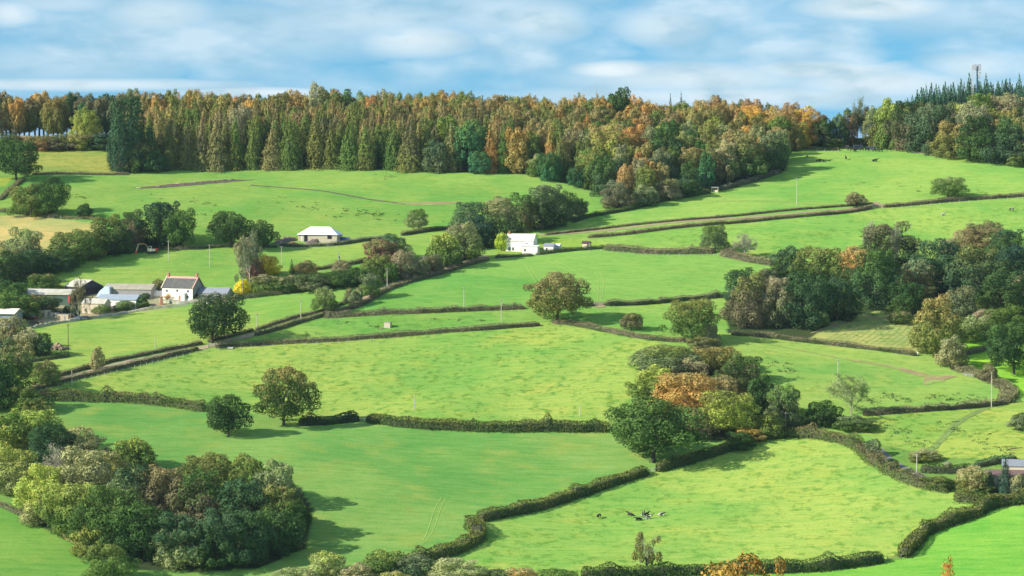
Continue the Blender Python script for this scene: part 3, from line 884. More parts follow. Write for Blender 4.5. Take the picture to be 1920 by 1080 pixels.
hedge([(688, 790), (760, 799), (850, 805), (960, 808), (1050, 807), (1147, 807)], 4.6, 3.7, 'green', 'tall bushy green hedge along the bottom of the bright central pasture', 'olive', .45, card=.45)
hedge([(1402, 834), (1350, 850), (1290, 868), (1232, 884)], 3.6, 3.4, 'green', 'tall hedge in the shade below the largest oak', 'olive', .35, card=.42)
hedge([(1213, 888), (1150, 908), (1080, 932), (1010, 954), (955, 966), (897, 978)], 4.2, 3.4, 'green', 'tall hedge running diagonally between the two large lower pastures', 'olive', .5, card=.42)
hedge([(880, 982), (896, 1000), (888, 1018), (840, 1040), (795, 1052), (740, 1066)], 5.0, 3.6, 'mid', 'bushy hedge curving round the corner of the lower pasture', 'olive', .5, card=.45)
hedge([(1090, 1084), (1235, 1079), (1350, 1075), (1465, 1072), (1565, 1065), (1655, 1052)], 4.2, 3.6, 'green', 'tall hedge along the very bottom of the lime pasture', 'mid', .5, card=.45)
hedge([(1693, 1046), (1712, 1025), (1735, 1002), (1775, 985), (1825, 968), (1865, 950), (1930, 941), (1990, 935)], 4.6, 3.9, 'green', 'tall hedge bending up from the gap to the drive of the cream house', 'olive', .55, card=.45)
hedge([(1022, 441), (1150, 427), (1300, 412), (1440, 399), (1560, 389), (1636, 382)], 1.8, 1.2, 'brown', 'thin upper hedge bank of the long lane across the right-hand pastures', 'twig', .65)
hedge([(1102, 446), (1200, 437), (1320, 423), (1440, 413), (1560, 402), (1634, 391)], 2.4, 1.9, 'brown', 'lower hedge of the long lane across the right-hand pastures', 'pink', .5)
hedge([(1656, 389), (1760, 380), (1850, 373), (1990, 363)], 2.6, 2.0, 'umber', 'hedge right of the gateway in the upper pastures', 'pink', .65)
hedge([(1005, 478), (1060, 472), (1120, 467), (1135, 466)], 2.4, 2.0, 'green', 'green garden hedge below the white house and its sheds', 'mid', .5)
hedge([(1132, 468), (1200, 473), (1280, 475), (1340, 474)], 5.5, 2.6, 'mid', 'thick hedge with a wide pinkish top, right of the white house', 'pink', .62)
hedge([(1352, 477), (1390, 486), (1420, 492), (1455, 496)], 5.5, 2.6, 'grey', 'thick pale hedge between the greyish tree and the large wood', 'pink', .7)
hedge([(928, 484), (960, 482), (1000, 480)], 2.2, 1.7, 'grey', 'stone-faced garden bank in front of the white house', 'ash', .4)
hedge([(1464, 324), (1420, 338), (1350, 357)], 2.4, 2.4, 'umber', 'bank with a pale top along the foot of the right-hand wood', 'ash', .62)
hedge([(1332, 362), (1240, 378), (1180, 394), (1100, 409), (1075, 418)], 2.6, 2.2, 'green', 'shaded hedge between the ridge wood and the top pasture', 'mid', .3)
hedge([(1480, 279), (1530, 281), (1575, 282)], 1.8, 1.6, 'brown', 'low bank at the top of the highest pasture', 'brown', .5)
hedge([(-10, 944), (40, 965), (75, 985)], 2.6, 1.6, 'grey', 'low scrubby hedge at the edge of the bottom left pasture', 'tan', .5, rough=.5)
hedge([(1808, 665), (1865, 653), (1930, 642)], 3.2, 2.2, 'grey', 'grey hedge beyond the pale willow at the right edge', 'twig', .5)
hedge([(1727, 884), (1780, 886), (1828, 882)], 3.6, 2.8, 'dark', 'dark clipped garden hedge left of the cream house', 'green', .3)
hedge([(37, 680), (75, 676), (130, 668)], 3.0, 1.8, 'grey', 'greyish hedge by the gate left of the yellow-green field', 'mid', .5)
hedge([(1828, 876), (1870, 868), (1905, 862)], 3.6, 2.2, 'dark', 'dark hedge behind the blue-grey roof', 'teal', .4)
hedge([(1790, 935), (1830, 940), (1862, 936)], 6, 2.6, 'mid', 'bushy hedge at the corner below the cream house', 'olive', .4, card=.42, rough=.4)
# ------------------------------------------------------------------ single field trees
T('oak', 1225, 866, 172, 128, 'green', 'largest oak in the scene, wide dark green crown over the diagonal hedge', 'mid', .35)
T('oak', 532, 797, 112, 115, 'green', 'tall rounded oak with a bronzed top, standing by the shaded hedge', 'amber', .38)
T('oak', 428, 818, 82, 82, 'dark', 'small round dark oak alone in the deep green pasture', 'green', .4)
T('oak', 398, 643, 112, 98, 'dark', 'dark spreading oak beside the lane, below the white farmhouse', 'umber', .3)
T('oak', 1045, 604, 112, 97, 'olive', 'brownish oak standing where the three hedges meet in mid valley', 'brown', .5)
T('oak', 1184, 619, 42, 34, 'umber', 'small dark hawthorn on the hedge with the pinkish top', 'olive', .4, name='hawthorn_tree')
T('oak', 1297, 640, 96, 84, 'green', 'olive-green oak beside the white post, right of the small hawthorn', 'olive', .5)
T('wood', 1333, 645, 38, 40, 'grey', 'grey-green thorn bush hugging the right side of the olive-green oak', 'tan', .3)
T('oak', 432, 462, 88, 68, 'dark', 'dark oak on the hedge bank left of the unfinished house', 'green', .4)
T('oak', 494, 466, 50, 56, 'dark', 'small ragged tree between the dark oak and the unfinished house', 'olive', .3, rot=2)
T('oak', 785, 432, 44, 42, 'pale', 'pale round tree on the short hedge in the upper pasture', 'mid', .5)
T('oak', 158, 409, 32, 29, 'dark', 'small dark round tree near the straw-coloured field', 'green', .3)
T('oak', 92, 406, 76, 76, 'green', 'right one of the two joined oaks above the straw-coloured field', 'dark', .4)
T('wood', 58, 406, 80, 62, 'mid', 'left, olive-toned one of the two joined trees above the straw-coloured field', 'olive', .5)
T('oak', 30, 338, 88, 80, 'dark', 'dark oak at the left edge under the rusty bushes of the ridge', 'green', .4)
T('oak', 1341, 472, 50, 52, 'grey', 'grey-green tree in the gap between the two pinkish hedges', 'mid', .5)
T('twig', 1397, 482, 44, 42, 'ash', 'pale almost leafless tree on the pinkish hedge, right of the grey-green tree')
T('oak', 1606, 388, 38, 29, 'umber', 'small dark brown tree beside the upper gateway', 'brown', .5)
T('oak', 1777, 372, 68, 42, 'mid', 'green round tree on the hedge of the highest pasture', 'pale', .4)
T('oak', 611, 588, 48, 52, 'mid', 'green tree on the lane, lowest of the three beside each other', 'pale', .4)
T('oak', 663, 574, 38, 36, 'grey', 'greyish thorn tree on the lane, middle one of the three', 'brown', .4)
T('oak', 694, 560, 40, 50, 'mid', 'upright green tree on the lane, uppermost of the three', 'grey', .5)
T('wood', 182, 694, 30, 46, 'tan', 'narrow tan tree standing between the hedges of the lane', 'brown', .4)
T('wood', 90, 723, 56, 50, 'mid', 'bushy green tree at the left end of the lane', 'brown', .45)
T('twig', 1596, 778, 96, 74, 'pale', 'bare whitish tree with a spreading crown in front of the dark hedge')
T('wood', 1540, 797, 76, 50, 'dark', 'round dark bush at the foot of the bare whitish tree', 'green', .5)
T('wood', 1500, 797, 42, 34, 'pale', 'small yellowish bush left of the round dark bush', 'yelgreen', .5)
T('oak', 1901, 702, 100, 104, 'dark', 'dark oak cut off by the right edge, above the curved tan hedge', 'green', .4)
T('wood', 1755, 662, 100, 116, 'olive', 'tall mottled olive and brown tree right of the pale mown field', 'amber', .4)
T('wood', 1783, 688, 58, 62, 'straw', 'pale straw-coloured willow at the corner of the mown field', 'tan', .5)
T('wood', 1852, 714, 38, 36, 'umber', 'small dark brown bush behind the curved tan hedge', 'olive', .4)
T('oak', 1912, 808, 46, 36, 'grey', 'small bushy apple tree in the tussocky field at the right edge', 'green', .4, name='apple_tree')
T('oak', 1543, 615, 22, 34, 'mid', 'little sapling at the left corner of the mown field', 'pale', .5, name='sapling')
T('oak', 940, 470, 24, 36, 'lime', 'bright yellow-green tree against the left end of the white house', 'yelgreen', .5)
T('wood', 85, 545, 66, 34, 'green', 'dark round bush behind the grey barn roofs', 'brown', .3)
T('wood', 24, 568, 62, 44, 'green', 'dark green tree at the left end of the long grey barn', 'dark', .4)
T('twig', 147, 602, 40, 76, 'umber', 'thin dark leafless tree among the farm sheds')
T('wood', 142, 598, 16, 30, 'conifer', 'ivy-covered stump of a tree between the farm sheds', 'dark', .3)
# slender half-bare oak near the cows
_p = P(1212, 1074); _m = mpp(_p)
tree('sparse', _p, 54 * _m, 80 * _m, 'olive', 'spindly half-bare little oak standing below the cows', 'brown', .3)

# foreground golden saplings close to the viewer
for px, top, w_, lab in ((1415, 1028, 5.2, 'golden-brown leafy tree top rising into the bottom edge, nearest of all'), (1500, 1046, 3.0, 'green-gold treetop just right of the golden-brown one at the bottom edge'), (1797, 1040, 1.7, 'slim golden treetop alone at the bottom edge, right of the hedge gap'), (1375, 1058, 2.6, 'low amber treetop on the left of the golden-brown one at the bottom edge')):
    y_ = 150.0; g_ = at(px, y_)
    zt = CZ + y_ * (540 - top) / F / FWD[1] * 1.0 - y_ * math.tan(TILT)
    tree('nearleaf', g_, w_ * 1.9, zt - g_.z, (.40, .28, .06) if px != 1500 else (.32, .30, .06), lab, (.38, .20, .06), .4, name='golden_sapling', cat='tree', leafy=True)

# ------------------------------------------------------------------ farmhouse garden and lane thicket
for a in [
    ('twig', 468, 535, 56, 96, 'grey', 'tall grey half-bare tree behind the end of the farmhouse wing'),
    ('wood', 464, 525, 40, 84, 'grey', 'tall grey-green tree right of the farmhouse wing', 'twig', .5),
    ('wood', 478, 528, 34, 44, 'maroon', 'dark red shrub tree behind the yellow shrub at the farmhouse', 'rust', .3),
    ('wood', 455, 551, 36, 30, 'yellow', 'bright yellow shrub beside the end of the farmhouse wing', 'lime', .3),
    ('wood', 503, 516, 46, 40, 'yellow', 'round golden-yellow tree in the garden hedge row', 'amber', .4),
    ('wood', 500, 547, 60, 34, 'mid', 'dull green bush under the golden-yellow tree', 'twig', .4),
    ('wood', 540, 546, 66, 32, 'green', 'dark green bush row, second from the farmhouse', 'twig', .4),
    ('wood', 588, 545, 66, 34, 'grey', 'greyish bush in the middle of the garden row', 'green', .4),
    ('wood', 628, 540, 60, 34, 'green', 'dark green bush in the garden row, near the double pole', 'dark', .4),
    ('wood', 668, 536, 56, 36, 'dark', 'darkest bush at the far end of the garden row', 'green', .3),
    ('oak', 572, 518, 44, 32, 'amber', 'small orange-brown tree rising from the garden row', 'brown', .5),
    ('spruce', 547, 520, 18, 34, 'mid', 'little green fir in the garden row', 'conifer', .3),
    ('wood', 640, 512, 34, 26, 'twig', 'pinkish bush behind the brown hedge', 'brown', .3),
    ('wood', 716, 492, 62, 46, 'maroon', 'maroon-brown tree at the left of the lane thicket', 'brown', .45),
    ('oak', 738, 486, 62, 50, 'grey', 'grey-green domed tree behind the maroon-brown tree', 'bluegreen', .5),
    ('wood', 702, 526, 56, 50, 'mid', 'dull green tree below the maroon-brown tree', 'olive', .4),
    ('wood', 752, 522, 56, 56, 'pink', 'pinkish twiggy tree in the lane thicket', 'brown', .3),
    ('wood', 730, 530, 34, 40, 'green', 'narrow green bush at the lane edge of the thicket', 'mid', .5),
    ('wood', 785, 520, 44, 40, 'grey', 'grey bush right of the pinkish twiggy tree', 'twig', .5),
    ('wood', 812, 511, 40, 36, 'umber', 'dark bush beside the pole at the lane', 'grey', .4),
    ('wood', 838, 500, 62, 66, 'green', 'green tree with yellow flecks on the lane, left of the dark clump', 'yelgreen', .42),
    ('wood', 870, 486, 70, 74, 'mid', 'brownish green tree in front of the lane clump', 'tan', .5),
    ('wood', 893, 466, 60, 66, 'dark', 'very dark tree just left of the white house', 'conifer', .5),
    ('wood', 885, 452, 76, 76, 'grey', 'grey-green tree at the top left of the lane clump', 'bluegreen', .5),
    ('wood', 862, 462, 60, 44, 'tan', 'tan-tinted tree at the left side of the lane clump', 'twig', .5),
    ('wood', 940, 458, 80, 70, 'dark', 'dark tree directly behind the white house', 'brown', .3),
    ('wood', 978, 434, 76, 74, 'umber', 'dark brown-green tree above the roof of the white house', 'green', .5),
    ('wood', 1020, 428, 84, 84, 'dark', 'big dark tree right behind the white house roof', 'grey', .4),
    ('wood', 1062, 415, 62, 60, 'grey', 'greyish tree at the right end of the lane clump', 'green', .5),
    ('oak', 1085, 408, 40, 34, 'bluegreen', 'small bluish green tree at the end of the lane clump', 'dark', .4),
    ('wood', 940, 400, 56, 34, 'tan', 'low tan-topped tree behind the lane clump', 'brown', .4),
]:
    T(*a[:7], *(a[7:9] if len(a) > 7 else ()), group='trees and bushes along the lane and the farmhouse garden')

# ------------------------------------------------------------------ clump above the farm, at the left edge
for a in [
    ('wood', 300, 456, 88, 80, 'dark', 'tallest dark tree of the clump above the excavator', 'conifer', .4),
    ('oak', 335, 465, 56, 76, 'green', 'green tree at the right end of the clump above the excavator', 'mid', .4),
    ('wood', 245, 458, 66, 68, 'umber', 'brown-green tree in the middle of the clump above the excavator', 'dark', .5),
    ('wood', 210, 478, 78, 78, 'dark', 'dark tree left of the middle of the clump above the excavator', 'olive', .4),
    ('wood', 172, 486, 60, 52, 'olive', 'olive bush under the clump, near the left pole', 'green', .4),
    ('wood', 142, 492, 90, 66, 'green', 'broad mid-green tree left of the clump above the excavator', 'mid', .5),
    ('wood', 105, 508, 70, 44, 'bluegreen', 'low bluish bush under the broad mid-green tree', 'green', .4),
    ('wood', 40, 498, 86, 74, 'grey', 'airy grey-green tree against the straw-coloured field', 'pale', .45),
    ('wood', 60, 518, 80, 52, 'dark', 'dark bush below the airy grey-green tree', 'bluegreen', .4),
    ('wood', 8, 532, 84, 66, 'dark', 'dark bush at the left edge below the airy tree', 'green', .3),
    ('twig', 252, 462, 40, 40, 'ash', 'pale leafless bush just left of the excavator'),
]:
    T(*a[:7], *(a[7:9] if len(a) > 7 else ()), group='clump of trees above the excavator')

# ------------------------------------------------------------------ farm and left edge thickets
for a in [
    ('wood', 12, 600, 66, 52, 'green', 'green bush behind the left edge shed', 'mid', .4),
    ('wood', 48, 596, 60, 46, 'mid', 'bright green bush under the long barn', 'green', .4),
    ('wood', 62, 584, 44, 34, 'brown', 'reddish brown bush against the wall of the long barn', 'rust', .3),
    ('wood', 85, 588, 56, 34, 'dark', 'dark bush in front of the long barn', 'grey', .3),
    ('wood', 125, 588, 18, 16, 'dark', 'small dark shrub beside the pink brick pile'),
    ('wood', 190, 588, 36, 20, 'mid', 'long garden shrub left in front of the white sheds', 'green', .4),
    ('wood', 232, 582, 44, 20, 'green', 'long garden shrub in the middle, in front of the white sheds', 'mid', .4),
    ('wood', 262, 576, 36, 20, 'green', 'garden shrub at the right end of the white sheds', 'dark', .4),
    ('wood', 272, 560, 22, 12, 'bluegreen', 'small bluish shrub behind the garden shrubs'),
    ('wood', 296, 548, 36, 26, 'umber', 'dark brown bush left of the white farmhouse', 'olive', .4),
    ('wood', 322, 560, 26, 12, 'orange', 'orange climber at the left corner of the farmhouse', 'yellow', .5),
    ('oak', 337, 560, 12, 18, 'mid', 'small palm-like shrub left of the farmhouse door', 'lime', .5),
    ('oak', 352, 560, 12, 20, 'yelgreen', 'small palm-like shrub right of the farmhouse door', 'brown', .4),
    ('wood', 368, 562, 30, 10, 'green', 'low clipped bush at the foot of the farmhouse', 'umber', .4),
    ('wood', 20, 655, 56, 66, 'brown', 'brown-orange bush at the left edge below the parked trailers', 'tan', .5),
    ('wood', 52, 668, 52, 52, 'tan', 'pinkish tan bush below the parked trailers', 'pink', .4),
    ('wood', 76, 668, 44, 46, 'bluegreen', 'bluish green bush beside the earth heap', 'green', .4),
    ('wood', 8, 690, 60, 60, 'green', 'green bush at the left edge above the dark ivy trees', 'grey', .4),
    ('wood', 34, 704, 50, 50, 'grey', 'grey-green bush under the pinkish tan bush', 'mid', .4),
    ('wood', 20, 742, 76, 96, 'green', 'tall ivy-green tree at the left end of the lane', 'brown', .35),
    ('wood', -8, 770, 70, 110, 'dark', 'tall dark ivy tree cut by the left edge', 'green', .3),
    ('wood', 48, 770, 60, 50, 'mid', 'dark green bush where the tall mixed hedge begins', 'olive', .4),
    ('wood', 70, 775, 60, 34, 'olive', 'low olive bush under the start of the tall mixed hedge', 'green', .4),
]:
    T(*a[:7], *(a[7:9] if len(a) > 7 else ()), group='bushes and trees round the farmyard')

# ------------------------------------------------------------------ the large wood at the lower left
for a in [
    ('wood', 10, 860, 120, 96, 'yelgreen', 'yellow-green tree at the upper left corner of the lower left wood', 'mid', .5),
    ('wood', -20, 915, 80, 90, 'pale', 'pale olive tree cut by the left edge in the lower left wood', 'yelgreen', .5),
    ('wood', 62, 850, 110, 86, 'mid', 'green tree with a pale top at the upper edge of the lower left wood', 'yelgreen', .35),
    ('wood', 100, 880, 100, 96, 'bluegreen', 'dark hollow-looking tree in the upper part of the lower left wood', 'dark', .5),
    ('wood', 150, 868, 96, 74, 'grey', 'tan-grey feathery tree at the upper right of the lower left wood', 'tan', .55),
    ('wood', 20, 925, 100, 90, 'pale', 'light green tree low on the left side of the wood', 'yelgreen', .5),
    ('wood', 190, 905, 90, 64, 'yelgreen', 'yellowish tree in the top middle of the lower left wood', 'tan', .5),
    ('wood', 256, 880, 80, 62, 'green', 'dark green tree with a yellow crest at the top of the lower left wood', 'yelgreen', .35),
    ('wood', 165, 950, 130, 118, 'tan', 'large pale pinkish-tan tree in the heart of the lower left wood', 'straw', .4),
    ('wood', 80, 965, 96, 100, 'yelgreen', 'bright yellow-green tree at the left side of the lower left wood', 'gold', .15),
    ('wood', 130, 1000, 110, 100, 'mid', 'speckled green tree below the bright yellow-green tree', 'yelgreen', .45),
    ('wood', 60, 985, 50, 50, 'straw', 'small straw-yellow bush at the edge of the lower left pasture', 'yelgreen', .4),
    ('wood', 240, 975, 110, 110, 'pale', 'grey-green ivy-clad tree beside the large tan tree', 'bluegreen', .5),
    ('wood', 200, 1035, 130, 130, 'green', 'big dark green tree in the lower middle of the wood', 'mid', .4),
    ('wood', 300, 975, 120, 104, 'umber', 'bronze-brown tree in the upper middle of the wood', 'brown', .45),
    ('wood', 395, 930, 104, 88, 'green', 'green tree at the upper right edge of the wood', 'olive', .5),
    ('wood', 460, 940, 104, 92, 'mid', 'mid-green domed tree at the upper right edge of the wood', 'olive', .45),
    ('wood', 520, 950, 84, 94, 'grey', 'olive-grey tree with a light top at the right of the wood', 'pale', .4),
    ('wood', 380, 990, 110, 110, 'umber', 'dull brown-green tree in the middle right of the wood', 'green', .5),
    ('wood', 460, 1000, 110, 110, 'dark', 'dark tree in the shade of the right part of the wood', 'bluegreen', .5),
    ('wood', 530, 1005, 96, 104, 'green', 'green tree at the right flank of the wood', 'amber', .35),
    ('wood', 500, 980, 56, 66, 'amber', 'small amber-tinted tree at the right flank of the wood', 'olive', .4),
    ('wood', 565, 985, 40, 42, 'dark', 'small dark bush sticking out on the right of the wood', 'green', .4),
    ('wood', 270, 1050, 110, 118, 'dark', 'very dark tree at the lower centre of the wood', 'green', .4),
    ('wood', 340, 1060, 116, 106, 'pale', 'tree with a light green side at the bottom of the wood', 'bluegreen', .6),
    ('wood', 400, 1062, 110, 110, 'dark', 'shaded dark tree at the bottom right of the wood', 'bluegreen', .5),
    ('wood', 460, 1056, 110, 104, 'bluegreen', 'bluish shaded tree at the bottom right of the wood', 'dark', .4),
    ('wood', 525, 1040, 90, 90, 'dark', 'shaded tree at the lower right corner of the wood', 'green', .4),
    ('wood', 170, 1040, 70, 60, 'olive', 'olive bush at the lower left edge of the wood', 'yelgreen', .4),
    ('wood', 205, 1092, 100, 76, 'mid', 'round green bush at the bottom edge, left of the wood foot', 'olive', .4),
    ('twig', 110, 930, 70, 90, 'ash', 'bare grey tree with white stems in the upper left wood'),
]:
    T(*a[:7], *(a[7:9] if len(a) > 7 else ()), group='trees of the lower left wood')

# bottom edge shrubs
for a in [
    ('wood', 618, 1085, 84, 54, 'pale', 'pale green round shrub at the bottom edge beside the wood shadow', 'yelgreen', .4),
    ('wood', 560, 1102, 90, 40, 'straw', 'straw-coloured shrub at the very bottom edge', 'pale', .4),
    ('wood', 672, 1098, 66, 46, 'tan', 'tan feathery shrub at the bottom edge', 'pink', .4),
    ('wood', 712, 1082, 80, 52, 'green', 'dark green shrub with a yellow-green crest at the bottom edge', 'yelgreen', .3),
    ('wood', 776, 1092, 80, 56, 'bluegreen', 'bluish green shrub at the bottom edge', 'grey', .4),
    ('wood', 860, 1106, 130, 66, 'pale', 'broad pale olive shrub at the bottom edge, left of the orange one', 'straw', .45),
    ('wood', 740, 1110, 70, 44, 'yelgreen', 'low yellowish shrub cut by the bottom edge', 'tan', .4),
    ('wood', 985, 1100, 72, 38, 'orange', 'low orange shrub at the bottom edge', 'tan', .4),
    ('wood', 1050, 1098, 80, 34, 'mid', 'low green shrub right of the orange one at the bottom edge', 'green', .4),
    ('wood', 930, 1100, 60, 36, 'green', 'low green shrub left of the orange one at the bottom edge', 'grey', .4),
]:
    T(*a[:7], *(a[7:9] if len(a) > 7 else ()), form_='bush') if False else T('bush', *a[1:7], *(a[7:9]), group='shrubs along the bottom edge')

# ------------------------------------------------------------------ central copse
for a in [
    ('oak', 1250, 706, 130, 62, 'grey', 'flat spreading oak at the top left of the copse', 'olive', .45),
    ('wood', 1345, 700, 100, 52, 'olive', 'dark olive tree at the top of the copse', 'amber', .4),
    ('wood', 1390, 716, 70, 54, 'umber', 'umber tree at the top right of the copse', 'green', .5),
    ('wood', 1295, 718, 66, 48, 'pink', 'pinkish grey tree behind the orange one', 'tan', .5),
    ('wood', 1225, 762, 92, 80, 'mid', 'yellow-green tree at the left side of the copse', 'yelgreen', .45),
    ('oak', 1290, 786, 122, 92, 'orange', 'broad orange autumn tree in the middle of the copse', 'amber', .4),
    ('wood', 1350, 770, 70, 70, 'amber', 'amber-brown tree right of the broad orange one', 'brown', .4),
    ('wood', 1372, 752, 90, 74, 'olive', 'dark tree with a bronzed top in the upper copse', 'dark', .5),
    ('wood', 1425, 782, 70, 84, 'dark', 'very dark tree at the right side of the copse', 'green', .3),
    ('oak', 1365, 818, 104, 90, 'yelgreen', 'yellow-green tree low at the right of the largest oak', 'olive', .45),
    ('wood', 1318, 822, 66, 62, 'umber', 'shaded brown tree between the largest oak and the yellow-green one', 'amber', .4),
    ('wood', 1466, 800, 66, 82, 'grey', 'tall grey-green bush at the right end of the copse', 'mid', .4),
    ('wood', 1442, 818, 70, 48, 'mid', 'green bush at the lower right of the copse', 'olive', .4),
    ('wood', 1392, 842, 56, 34, 'dark', 'round dark bush where the two lower hedges meet', 'green', .2),
    ('wood', 1408, 826, 60, 26, 'amber', 'low amber bush behind the round dark bush', 'gold', .4),
    ('wood', 1320, 656, 60, 26, 'umber', 'low dark bush under the olive-green oak by the post', 'olive', .4),
    ('wood', 1600, 806, 70, 30, 'green', 'dark bramble patch under the round dark bush', 'grey', .4),
    ('wood', 1640, 854, 34, 34, 'grey', 'small whitish-tipped bush at the bend of the grey lane', 'bluegreen', .4),
    ('wood', 1672, 878, 24, 20, 'dark', 'small dark round shrub beside the grey lane'),
]:
    T(*a[:7], *(a[7:9] if len(a) > 7 else ()), group='trees and bushes of the central copse')

# ------------------------------------------------------------------ large wood at the right
for a in [
    ('wood', 1400, 612, 84, 106, 'umber', 'dark olive tree at the left front of the right-hand wood', 'olive', .4),
    ('wood', 1395, 566, 70, 66, 'bluegreen', 'bluish dark tree at the upper left of the right-hand wood', 'dark', .4),
    ('wood', 1452, 612, 80, 96, 'grey', 'grey-brown tree at the front of the right-hand wood', 'twig', .45),
    ('wood', 1505, 612, 96, 110, 'bluegreen', 'bluish green tree at the front of the right-hand wood', 'dark', .4),
    ('wood', 1440, 560, 70, 60, 'dark', 'dark tree behind the grey-brown one in the right-hand wood', 'umber', .4),
    ('wood', 1480, 520, 66, 62, 'dark', 'dark tree at the top left of the right-hand wood', 'bluegreen', .5),
    ('wood', 1535, 545, 96, 84, 'green', 'green tree with a light top in the upper right-hand wood', 'olive', .45),
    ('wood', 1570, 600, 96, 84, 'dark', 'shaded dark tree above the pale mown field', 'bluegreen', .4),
    ('wood', 1600, 518, 66, 58, 'orange', 'orange-brown tree in front of the white dead trunks', 'amber', .5),
    ('wood', 1672, 500, 108, 86, 'dark', 'tallest brown-topped dark tree of the right-hand wood', 'umber', .45),
    ('wood', 1640, 575, 104, 110, 'bluegreen', 'broad bluish tree below the dead trunks', 'green', .5),
    ('wood', 1610, 560, 70, 66, 'dark', 'dark tree between the orange-brown and the bluish one', 'umber', .3),
    ('wood', 1715, 560, 62, 76, 'amber', 'small amber-tinted tree in the middle of the right-hand wood', 'grey', .5),
    ('wood', 1765, 545, 112, 100, 'dark', 'dark tree right of the amber-tinted one', 'bluegreen', .5),
    ('wood', 1705, 592, 84, 64, 'green', 'green bushy tree behind the mown field', 'dark', .5),
    ('wood', 1850, 482, 88, 72, 'brown', 'brown-crested tree at the top right of the wood', 'umber', .4),
    ('wood', 1815, 470, 54, 46, 'tan', 'pinkish tan tree left of the brown-crested one', 'amber', .3),
    ('wood', 1780, 478, 50, 34, 'tan', 'faint tan shrub against the lime pasture, by the right-hand wood'),
    ('wood', 1885, 502, 84, 74, 'green', 'green tree under the brown-crested one', 'bluegreen', .4),
    ('wood', 1910, 545, 92, 92, 'dark', 'dark tree at the right edge of the right-hand wood', 'conifer', .5),
    ('wood', 1835, 560, 126, 106, 'bluegreen', 'very broad dark tree in the centre of the right-hand wood', 'olive', .4),
    ('wood', 1880, 590, 104, 90, 'green', 'green tree low at the right edge of the right-hand wood', 'dark', .5),
    ('wood', 1800, 604, 66, 70, 'grey', 'grey tree behind the mottled olive tree', 'umber', .4),
    ('wood', 1916, 572, 44, 64, 'pink', 'pinkish brown tree at the right edge of the frame', 'rust', .2),
    ('wood', 1855, 618, 70, 40, 'tan', 'low tan bush in front of the right-hand wood', 'pink', .4),
    ('wood', 1890, 628, 96, 56, 'green', 'bright green bushy row at the right edge below the wood', 'mid', .5),
    ('wood', 1820, 640, 66, 50, 'mid', 'light green bush right of the mottled olive tree', 'pale', .4),
    ('wood', 1690, 606, 50, 24, 'mid', 'low green scrub behind the mown field', 'brown', .4),
    ('twig', 1630, 486, 30, 66, 'ash', 'white dead tree, left of the two dead trunks in the right-hand wood'),
    ('twig', 1677, 506, 28, 86, 'ash', 'white dead tree, right of the two dead trunks in the right-hand wood'),
]:
    T(*a[:7], *(a[7:9] if len(a) > 7 else ()), group='trees of the right-hand wood')

# shrubs near the cream house
for a in [
    ('larch', 1885, 926, 34, 68, 'conifer', 'dark pointed conifer in front of the cream house wall', 'conifer', .5),
    ('larch', 1856, 922, 28, 44, 'teal', 'smaller bluish conifer left of the dark pointed one', 'grey', .5),
    ('wood', 1822, 924, 56, 54, 'olive', 'spiky yellowish shrub left of the conifers', 'straw', .5),
    ('wood', 1838, 928, 50, 28, 'mid', 'bushy shrub in front of the smaller conifer', 'brown', .4),
    ('wood', 1914, 930, 44, 44, 'grey', 'grey-green shrub at the right end of the cream wall', 'straw', .4),
    ('wood', 1760, 912, 66, 20, 'green', 'low green shrub beside the lane to the cream house', 'olive', .4),
    ('oak', 1777, 884, 18, 20, 'tan', 'small pale ornamental tree on the lawn by the dark clipped hedge', 'ash', .4),
    ('wood', 1735, 864, 60, 24, 'olive', 'scrubby patch above the dark clipped hedge', 'tan', .5),
]:
    T(*a[:7], *(a[7:9] if len(a) > 7 else ()), group='garden shrubs of the cream house', **({'name': 'garden_conifer'} if a[0] == 'larch' else {}))
# ------------------------------------------------------------------ the wood along the ridge
def wp(poly): return [(P(a, b).x, P(a, b).y) for a, b in poly]


def where(x, y):
    px = 960 + F * x / y
    return 'left part' if px < 480 else 'middle' if px < 800 else 'centre-right part' if px < 1130 else 'right part'


# featured trees first, so that the scattered ones keep clear of them
FEAT = []


def Fx(form, px, py, wp_, hp, col, label, tint=None, tm=.5, y=None, **kw):
    p = P(px, py) if y is None else at(px, y)
    m = mpp(p); FEAT.append((p.x, p.y))
    return tree(form, p, wp_ * m, hp * m, col, label, tint, tm, group=kw.pop('group', 'trees of the ridge wood'), **kw)


Fx('wood', 240, 324, 76, 148, 'conifer', 'dark bluish green tree at the left corner of the ridge wood', 'bluegreen', .5)
Fx('wood', 222, 316, 40, 96, 'bluegreen', 'narrow dark tree at the very left end of the ridge wood', 'dark', .4)
Fx('wood', 262, 322, 50, 60, 'mid', 'low yellowish green tree at the foot of the ridge wood, left end', 'brown', .4)
Fx('wood', 290, 323, 48, 44, 'bluegreen', 'low blue-green bush at the foot of the ridge wood, left end', 'green', .4)
Fx('wood', 228, 322, 26, 40, 'twig', 'twiggy pinkish bush at the left foot of the ridge wood', 'brown', .4)
Fx('wood', 455, 300, 66, 108, 'grey', 'grey feathery tree between the larches', 'twig', .5)
Fx('wood', 596, 290, 56, 112, 'pale', 'pale greenish treetop standing above the skyline of the ridge wood', 'tan', .5, y=1535)
Fx('wood', 650, 290, 66, 98, 'bluegreen', 'blue-green round treetop right of the pale one on the skyline', 'green', .4, y=1530)
Fx('wood', 1158, 300, 50, 104, 'green', 'dark round treetop on the skyline above the autumn trees', 'dark', .5, y=1530)
Fx('wood', 845, 310, 50, 98, 'yelgreen', 'yellow-green tree among the larches', 'mid', .5)
Fx('wood', 880, 320, 54, 98, 'teal', 'emerald green tree at the edge of the larches', 'mid', .4)
